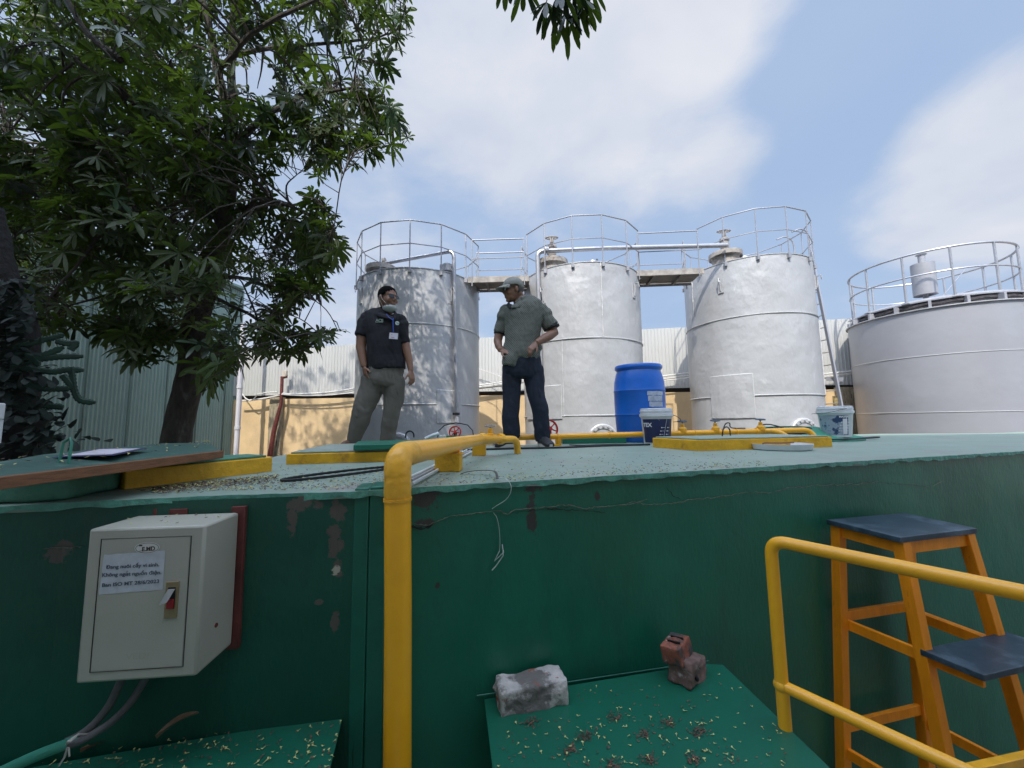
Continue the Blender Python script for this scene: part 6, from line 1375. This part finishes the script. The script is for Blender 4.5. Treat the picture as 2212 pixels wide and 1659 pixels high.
def big_tree():
    rr = random.Random(11); t = thing('shade_tree', 'big leafy tree with a dark leaning trunk filling the upper left of the view', 'tree', tuple(D(385, 1000, 5.0)))
    nodes = []; tr = MB()
    b0 = D(372, 1060, 5.0); b0.z = GZ; T_ = [b0, D(380, 960, 5.0), D(408, 830, 5.0), D(424, 700, 4.95), D(450, 590, 4.9), D(474, 520, 4.85), D(492, 430, 4.8)]
    P = spline(T_, 6); R_ = [.165] * 7 + [.155] * 6 + [.14] * 6 + [.135] * 6 + [.14] * 3 + [.11] * 3 + [.09] * 6; R_ = (R_ + [.07] * 40)[:len(P)]
    tr.tube(P, R_, 20); 
    me = tr.mesh('trunk', 60)
    for v in me.vertices: n_ = v.normal; k = noise.noise(Vector((v.co.x * 9, v.co.y * 9, v.co.z * 2.5))) * .014; v.co += n_ * k
    trunk = link('trunk', me, m_bark, t); nodes += [(p, .08) for p in P[22:]]
    tw = MB(); top = T_[-1]
    L_ = [([(492, 430, 4.8), (500, 300, 4.7), (470, 150, 4.6), (430, -40, 4.5)], .09, .03), ([(494, 420, 4.8), (503, 250, 4.9), (500, 120, 5.0), (510, -60, 5.2)], .08, .03),
          ([(500, 330, 4.8), (560, 260, 4.6), (650, 215, 4.4), (760, 190, 4.3)], .05, .015), ([(498, 360, 4.8), (600, 300, 5.1), (720, 290, 5.4), (850, 290, 5.6)], .045, .012),
          ([(485, 470, 4.85), (560, 440, 4.6), (640, 450, 4.5), (720, 500, 4.5)], .035, .01), ([(470, 540, 4.9), (380, 480, 4.4), (300, 470, 4.0), (230, 500, 3.8), (110, 640, 3.7)], .04, .01),
          ([(440, 650, 4.95), (400, 610, 4.6), (340, 560, 4.4), (200, 540, 4.2), (60, 600, 4.0)], .035, .01), ([(432, 640, 4.9), (390, 625, 4.6), (350, 618, 4.5), (300, 615, 4.4), (150, 660, 4.2)], .04, .01),
          ([(392, 625, 4.6), (405, 660, 4.55), (412, 690, 4.5)], .02, .008), ([(455, 600, 4.9), (520, 600, 5.2), (600, 620, 5.4), (690, 630, 5.5)], .03, .01), ([(450, 640, 4.9), (520, 670, 5.0), (620, 720, 5.0), (730, 715, 5.0)], .03, .008),
          ([(480, 500, 4.9), (440, 380, 5.6), (380, 200, 6.2), (300, 60, 6.6)], .06, .02), ([(490, 400, 4.8), (400, 300, 4.2), (260, 200, 3.8), (100, 80, 3.6)], .05, .015), ([(488, 420, 4.8), (350, 350, 5.2), (200, 330, 5.4), (20, 300, 5.6)], .05, .015),
          ([(470, 150, 4.6), (560, 60, 4.3), (680, 0, 4.1), (800, -60, 4.0)], .035, .012), ([(500, 120, 5.0), (620, 100, 5.4), (760, 90, 5.6), (850, 70, 5.7)], .035, .012), ([(260, 130, 3.8), (180, 60, 3.7), (120, -60, 3.6)], .04, .015),
          ([(425, 690, 4.95), (460, 740, 4.8), (480, 790, 4.7)], .015, .006), ([(400, 740, 5.0), (350, 740, 4.6), (300, 750, 4.4)], .014, .006)]
    for pts, r0, r1 in L_: 
        lb_ = MB(); limb(lb_, [D(*p) for p in pts], r0, r1, nodes, 8); part('limb', lb_, m_bark, t)
    # secondary branches
    kd = mk_kd(nodes); N0 = list(nodes)
    for _ in range(420):
        x, y = rr.uniform(-130, 900), rr.uniform(-130, 820)
        if not inpoly(x, y, CROWN): continue
        Yd = rr.uniform(3.6, 7.2); e_ = D(x, y, Yd); p, i, d_ = kd.find(e_)
        if d_ > 2.6: continue
        m1_ = p.lerp(e_, .5) + Vector((rr.uniform(-.12, .12), rr.uniform(-.12, .12), rr.uniform(.0, .18)))
        limb(tw, [p, m1_, e_], min(.022, N0[i][1] * .7), .006, nodes, 5, 4, .01)
    kd = mk_kd(nodes)
    lv = MB(); fls = []; cnt = 0; made = 0
    while made < 3900 and cnt < 60000:
        cnt += 1
        x, y = rr.uniform(-130, 900), rr.uniform(-130, 830)
        if not inpoly(x, y, CROWN): continue
        if y > 560 and x < 400 and rr.random() < .30: continue
        Yd = rr.uniform(3.5, 7.4) if not (x > 560 and y > 330) else rr.uniform(4.0, 6.0)
        if x > 430 and y < 400: Yd = rr.uniform(4.0, 5.7)
        if y > 690 and x < 380: Yd = rr.uniform(3.8, 5.0)
        p = D(x, y, Yd)
        if p.z < .6: continue
        den = noise.noise(p * 1.15) + .5 * noise.noise(p * 2.7)
        if den < -.10 + (.14 if x < 300 and y < 330 else 0): continue
        q_, i, d_ = kd.find(p)
        if d_ > .85: continue
        if Yd < 4.1 and x > 520: continue
        tt = (7.6 - p.y) / -SUNV.y; hx, hz2 = p.x - SUNV.x * tt, p.z - SUNV.z * tt
        if -3.7 < hx < -.7 and .5 < hz2 < 3.5 and rr.random() < .75: continue      # airy side of the crown, sun reaches the first tank
        ax = (p - q_).normalized() * .6 + Vector((rr.uniform(-.5, .5), rr.uniform(-.5, .5), rr.uniform(.1, .9)))
        lv.mi = 0 if rr.random() < .86 else (1 if rr.random() < .7 else 2)
        rosette(lv, p, ax, rr.uniform(.14, .225), rr); made += 1
        m1_ = q_.lerp(p, .5) + Vector((rr.uniform(-.04, .04), rr.uniform(-.04, .04), rr.uniform(-.02, .06)))
        tw.tube([q_, m1_, p], [.0055, .0045, .0035], 4, cap=False)
        if rr.random() < .035 and 300 < x < 720 and len(fls) < 40:
            bc_ = MB(); fls.append(bc_)
            for k in range(16): a = rr.uniform(0, 6.28); h = rr.random(); bc_.ell(p + Vector((.028 * math.cos(a) * (1 - h * h), .028 * math.sin(a) * (1 - h * h), .02 + .035 * h)), (.012, .012, .011), n=5, m=4)
    # tips that make the ragged outline
    for (x, y, Yd) in [(878, 78, 4.6), (866, 45, 4.6), (855, 110, 4.7), (845, 160, 4.6), (830, 190, 4.5), (882, 298, 5.0), (862, 275, 5.0), (868, 318, 5.1), (840, 335, 5.1), (800, 345, 5.1), (765, 360, 5.0), (700, 372, 4.9), (728, 490, 4.8), (738, 540, 4.8), (712, 575, 4.8), (700, 628, 4.8),
                       (735, 716, 4.7), (712, 722, 4.7), (698, 738, 4.7), (680, 728, 4.8), (640, 765, 4.8), (615, 772, 4.8), (590, 765, 4.8), (300, 790, 4.2), (330, 775, 4.3), (350, 780, 4.3), (375, 770, 4.4), (290, 765, 4.2), (215, 705, 4.2), (240, 712, 4.2), (265, 715, 4.2), (190, 708, 4.2), (470, 812, 4.7), (450, 830, 4.7), (460, 790, 4.8), (500, 765, 4.9), (545, 755, 4.9)]:
        p = D(x, y, Yd); q_, i, d_ = kd.find(p); lv.mi = 0
        rosette(lv, p, Vector((rr.uniform(-.3, .3), rr.uniform(-.6, 0), rr.uniform(.2, .8))), rr.uniform(.14, .19), rr, 8); tw.tube([q_, q_.lerp(p, .5) + Vector((0, 0, .05)), p], [.008, .006, .004], 4, cap=False)
    cr = link('crown', lv.mesh('crown', 60, recalc=False), [m_leaf, m_leafd, m_leafg], t); link('twigs', tw.mesh('twigs', 60, recalc=False), m_bark, t); [link('bud_cluster', f_.mesh('bud_cluster', 60, recalc=False), m_flow, t) for f_ in fls]
    sp = MB(); sp.tube([D(420, 850, 4.85), D(432, 846, 4.75), D(445, 842, 4.7)], [.03, .02, .012], 6); link('broken_stub', sp.mesh('stub'), m_bark, t)
big_tree()

def canopy():
    """the tree the photographer stands under: a spray of leaves hangs into view"""
    rr = random.Random(23); t = thing('overhanging_tree', 'tree arching over the camera, a spray of long leaves hanging in at the top edge', 'tree', (4.2, -3.4, GZ))
    nodes = []; tk = MB(); tk.tube(spline([(4.2, -3.4, GZ), (4.1, -3.3, 1), (3.7, -3.0, 3.2), (3.3, -2.6, 5.0)], 5), [.26 - .008 * i for i in range(16)], 16); link('trunk', tk.mesh('trunk', 60), m_bark, t)
    tw = MB(); top = Vector((3.4, -2.7, 4.4))
    for e_ in [(-1.5, -1.5, 5.6), (-4.0, -2.6, 5.4), (.5, -.8, 5.6), (2.5, -.5, 5.8), (5.0, -.6, 6.0), (7.0, -1.5, 5.8), (1.0, -4.2, 6.0), (5.0, -4.5, 6.0), (-2.5, -4.5, 6.0), (8.2, -3.6, 5.9), (3.2, -4.6, 6.4)]:
        e_ = Vector(e_); lb_ = MB(); limb(lb_, [top, top.lerp(e_, .4) + Vector((0, 0, .3)), e_], .10, .02, nodes, 8); part('limb', lb_, m_bark, t)
    a_ = Vector((.5, -.8, 5.6)); hb = D(1205, -60, 1.95); lb_ = MB(); limb(lb_, [a_, Vector((.35, .3, 4.4)), D(1215, -330, 1.7), hb], .025, .007, nodes, 6); part('limb', lb_, m_bark, t)
    kd = mk_kd(nodes); lv = MB(); n_ = 0; tries = 0
    SH = SUNV / SUNV.z
    while n_ < NCAN and tries < 60000:
        tries += 1
        z = rr.uniform(4.3, 6.9); gx, gy = rr.uniform(2.5, 9.5), rr.uniform(-2.5, 1.2); p = Vector((gx, gy, 0)) + SH * z     # crown sits between the sun and the deck
        x, y = proj(p)
        if x > -9000 and y > -70 and -200 < x < 2400: continue
        if noise.noise(p * .9) < -.42: continue
        q_, i, d_ = kd.find(p); lv.mi = 0 if rr.random() < .8 else 1
        rosette(lv, p, Vector((rr.uniform(-.4, .4), rr.uniform(-.4, .4), 1)), rr.uniform(.26, .36), rr, 7, 1.1); n_ += 1
        if d_ < 2.2: tw.tube([q_, q_.lerp(p, .5) + Vector((0, 0, .08)), p], [.01, .008, .005], 4, cap=False)
    lv.mi = 0
    for (x, y, Yd, ln_) in [(1200, 15, 1.95, .18), (1225, 25, 1.98, .19), (1180, 5, 1.9, .16), (1248, 18, 2.02, .19), (1265, 0, 1.95, .16), (1212, -20, 1.85, .17), (1092, -45, 1.9, .15), (1132, -30, 1.95, .15), (1240, -25, 1.9, .15), (1275, -30, 2.0, .16)]:
        p = D(x, y, Yd); u = Vector((0, 0, -1))
        for k in range(8):
            a = k * .785 + rr.uniform(-.2, .2); d = Vector((math.cos(a) * .48, math.sin(a) * .35, -1.0 + rr.uniform(-.1, .6))); lv.mi = rr.choice((0, 1)); leaf(lv, p, d, Vector((math.cos(a), math.sin(a), .5)), ln_ * rr.uniform(.75, 1.1), .0165, .1)
        tw.tube([hb, hb.lerp(p, .5) + Vector((0, 0, .02)), p], [.005, .004, .003], 5, cap=False)
    link('crown', lv.mesh('crown', 60, recalc=False), [m_leaf, m_leafd], t); link('twigs', tw.mesh('twigs', 60, recalc=False), m_bark, t)
NCAN = 260
canopy()

# ---- dark overgrown stump and cactus stems at the left edge
rr = random.Random(3); m_ivy = mat('dark_ivy', (.006, .010, .007), .65, col2=(.02, .03, .022), vscale=14, spec=.2, trans=.05)
et = thing('overgrown_trunk', 'dark trunk smothered in creeping leaves at the far left edge', 'tree', tuple(D(10, 980, 2.7)))
mb = MB(); b = D(30, 985, 2.75); mb.tube(spline([(b.x, b.y, -1.5), b, D(22, 850, 2.75), D(18, 720, 2.7), D(-5, 600, 2.65), D(-40, 450, 2.6)], 5), [.15] * 8 + [.14] * 10 + [.10] * 12, 14)
me = mb.mesh('trunk', 60)
for v in me.vertices: v.co += v.normal * noise.noise(v.co * 11) * .03
link('trunk', me, mat('black_bark', (.015, .013, .012), .95, bump=.02, bscale=25), et)
lv = MB()
for _ in range(900):
    y = rr.uniform(600, 975); k = max(0, (y - 780) / 190); x = rr.gauss(25 + 45 * k, 28 + 42 * k)
    if x > 235 or y > 985 - x * .12: continue
    p = D(x, y, rr.uniform(2.45, 2.95)); d = Vector((rr.uniform(-1, 1), rr.uniform(-1, .3), rr.uniform(-1, .6))); leaf(lv, p, d, Vector((0, -.3, 1)), rr.uniform(.05, .09), rr.uniform(.018, .03), .3)
link('creeper_leaves', lv.mesh('leaves', 60, recalc=False), m_ivy, et)
m_cac = mat('cactus_green', (.006, .028, .013), .6, var=.3, vscale=12)
ca = thing('climbing_cactus', 'dark green climbing cactus with serrated stems reaching over the corrugated wall', 'plant', tuple(D(90, 960, 2.6)))
Z8 = lambda x, y, Yd: D((x / 1.952) * .54861, (1000 + y / 1.952) * .54861, Yd)
for pts in [[(60, 720), (190, 700), (330, 660), (420, 640), (492, 618)], [(430, 668), (520, 688), (608, 680)], [(80, 820), (180, 830), (330, 805), (470, 790), (640, 786)], [(90, 850), (220, 880), (400, 905), (520, 890), (645, 893)], [(200, 990), (310, 1030), (430, 1037), (548, 1033)],
            [(545, 870), (558, 960), (575, 1060), (620, 1125), (735, 1142)], [(220, 800), (360, 770), (490, 715)], [(480, 930), (530, 990), (560, 1030)], [(540, 740), (580, 700), (600, 690)], [(120, 760), (250, 800), (300, 860)], [(300, 1160), (400, 1170), (490, 1175)]]:
    P = spline([Z8(x, y, 2.55 + .0003 * x) for x, y in pts], 14); mb = MB(); m_ = len(P)
    mb.tube(P, [((.019 + .007 * ((i % 4) / 4.0)) * (1 if i < m_ - 3 else .6), .008) for i in range(m_)], 6, ref=(0, 0, 1)); part('stem', mb, m_cac, ca)
mb = MB(); a, b = D(-60, 866, 1.76), D(15, 866, 1.76); mb.box(((a.x + b.x) / 2, 1.68, (D(0, 866, 1.6).z + D(0, 905, 1.6).z) / 2), (b.x - a.x, .16, D(0, 866, 1.6).z - D(0, 905, 1.6).z))
wb = single('white_box', mb, mat('white_paint_box', (.62, .62, .62), .5, var=.05), 'corner of a small white box on a white post cut off by the left edge', 'box', bevel=.006)
mb = MB(); a, b = D(-60, 906, 1.76), D(8, 906, 1.76); z0 = D(0, 960, 1.62).z; z1 = D(0, 905.5, 1.62).z; mb.box(((a.x + b.x) / 2, 1.69, (z0 + z1) / 2), (b.x - a.x, .14, z1 - z0)); link('box_post', mb.mesh('box_post', 0), MATS['white_paint_box'], wb)
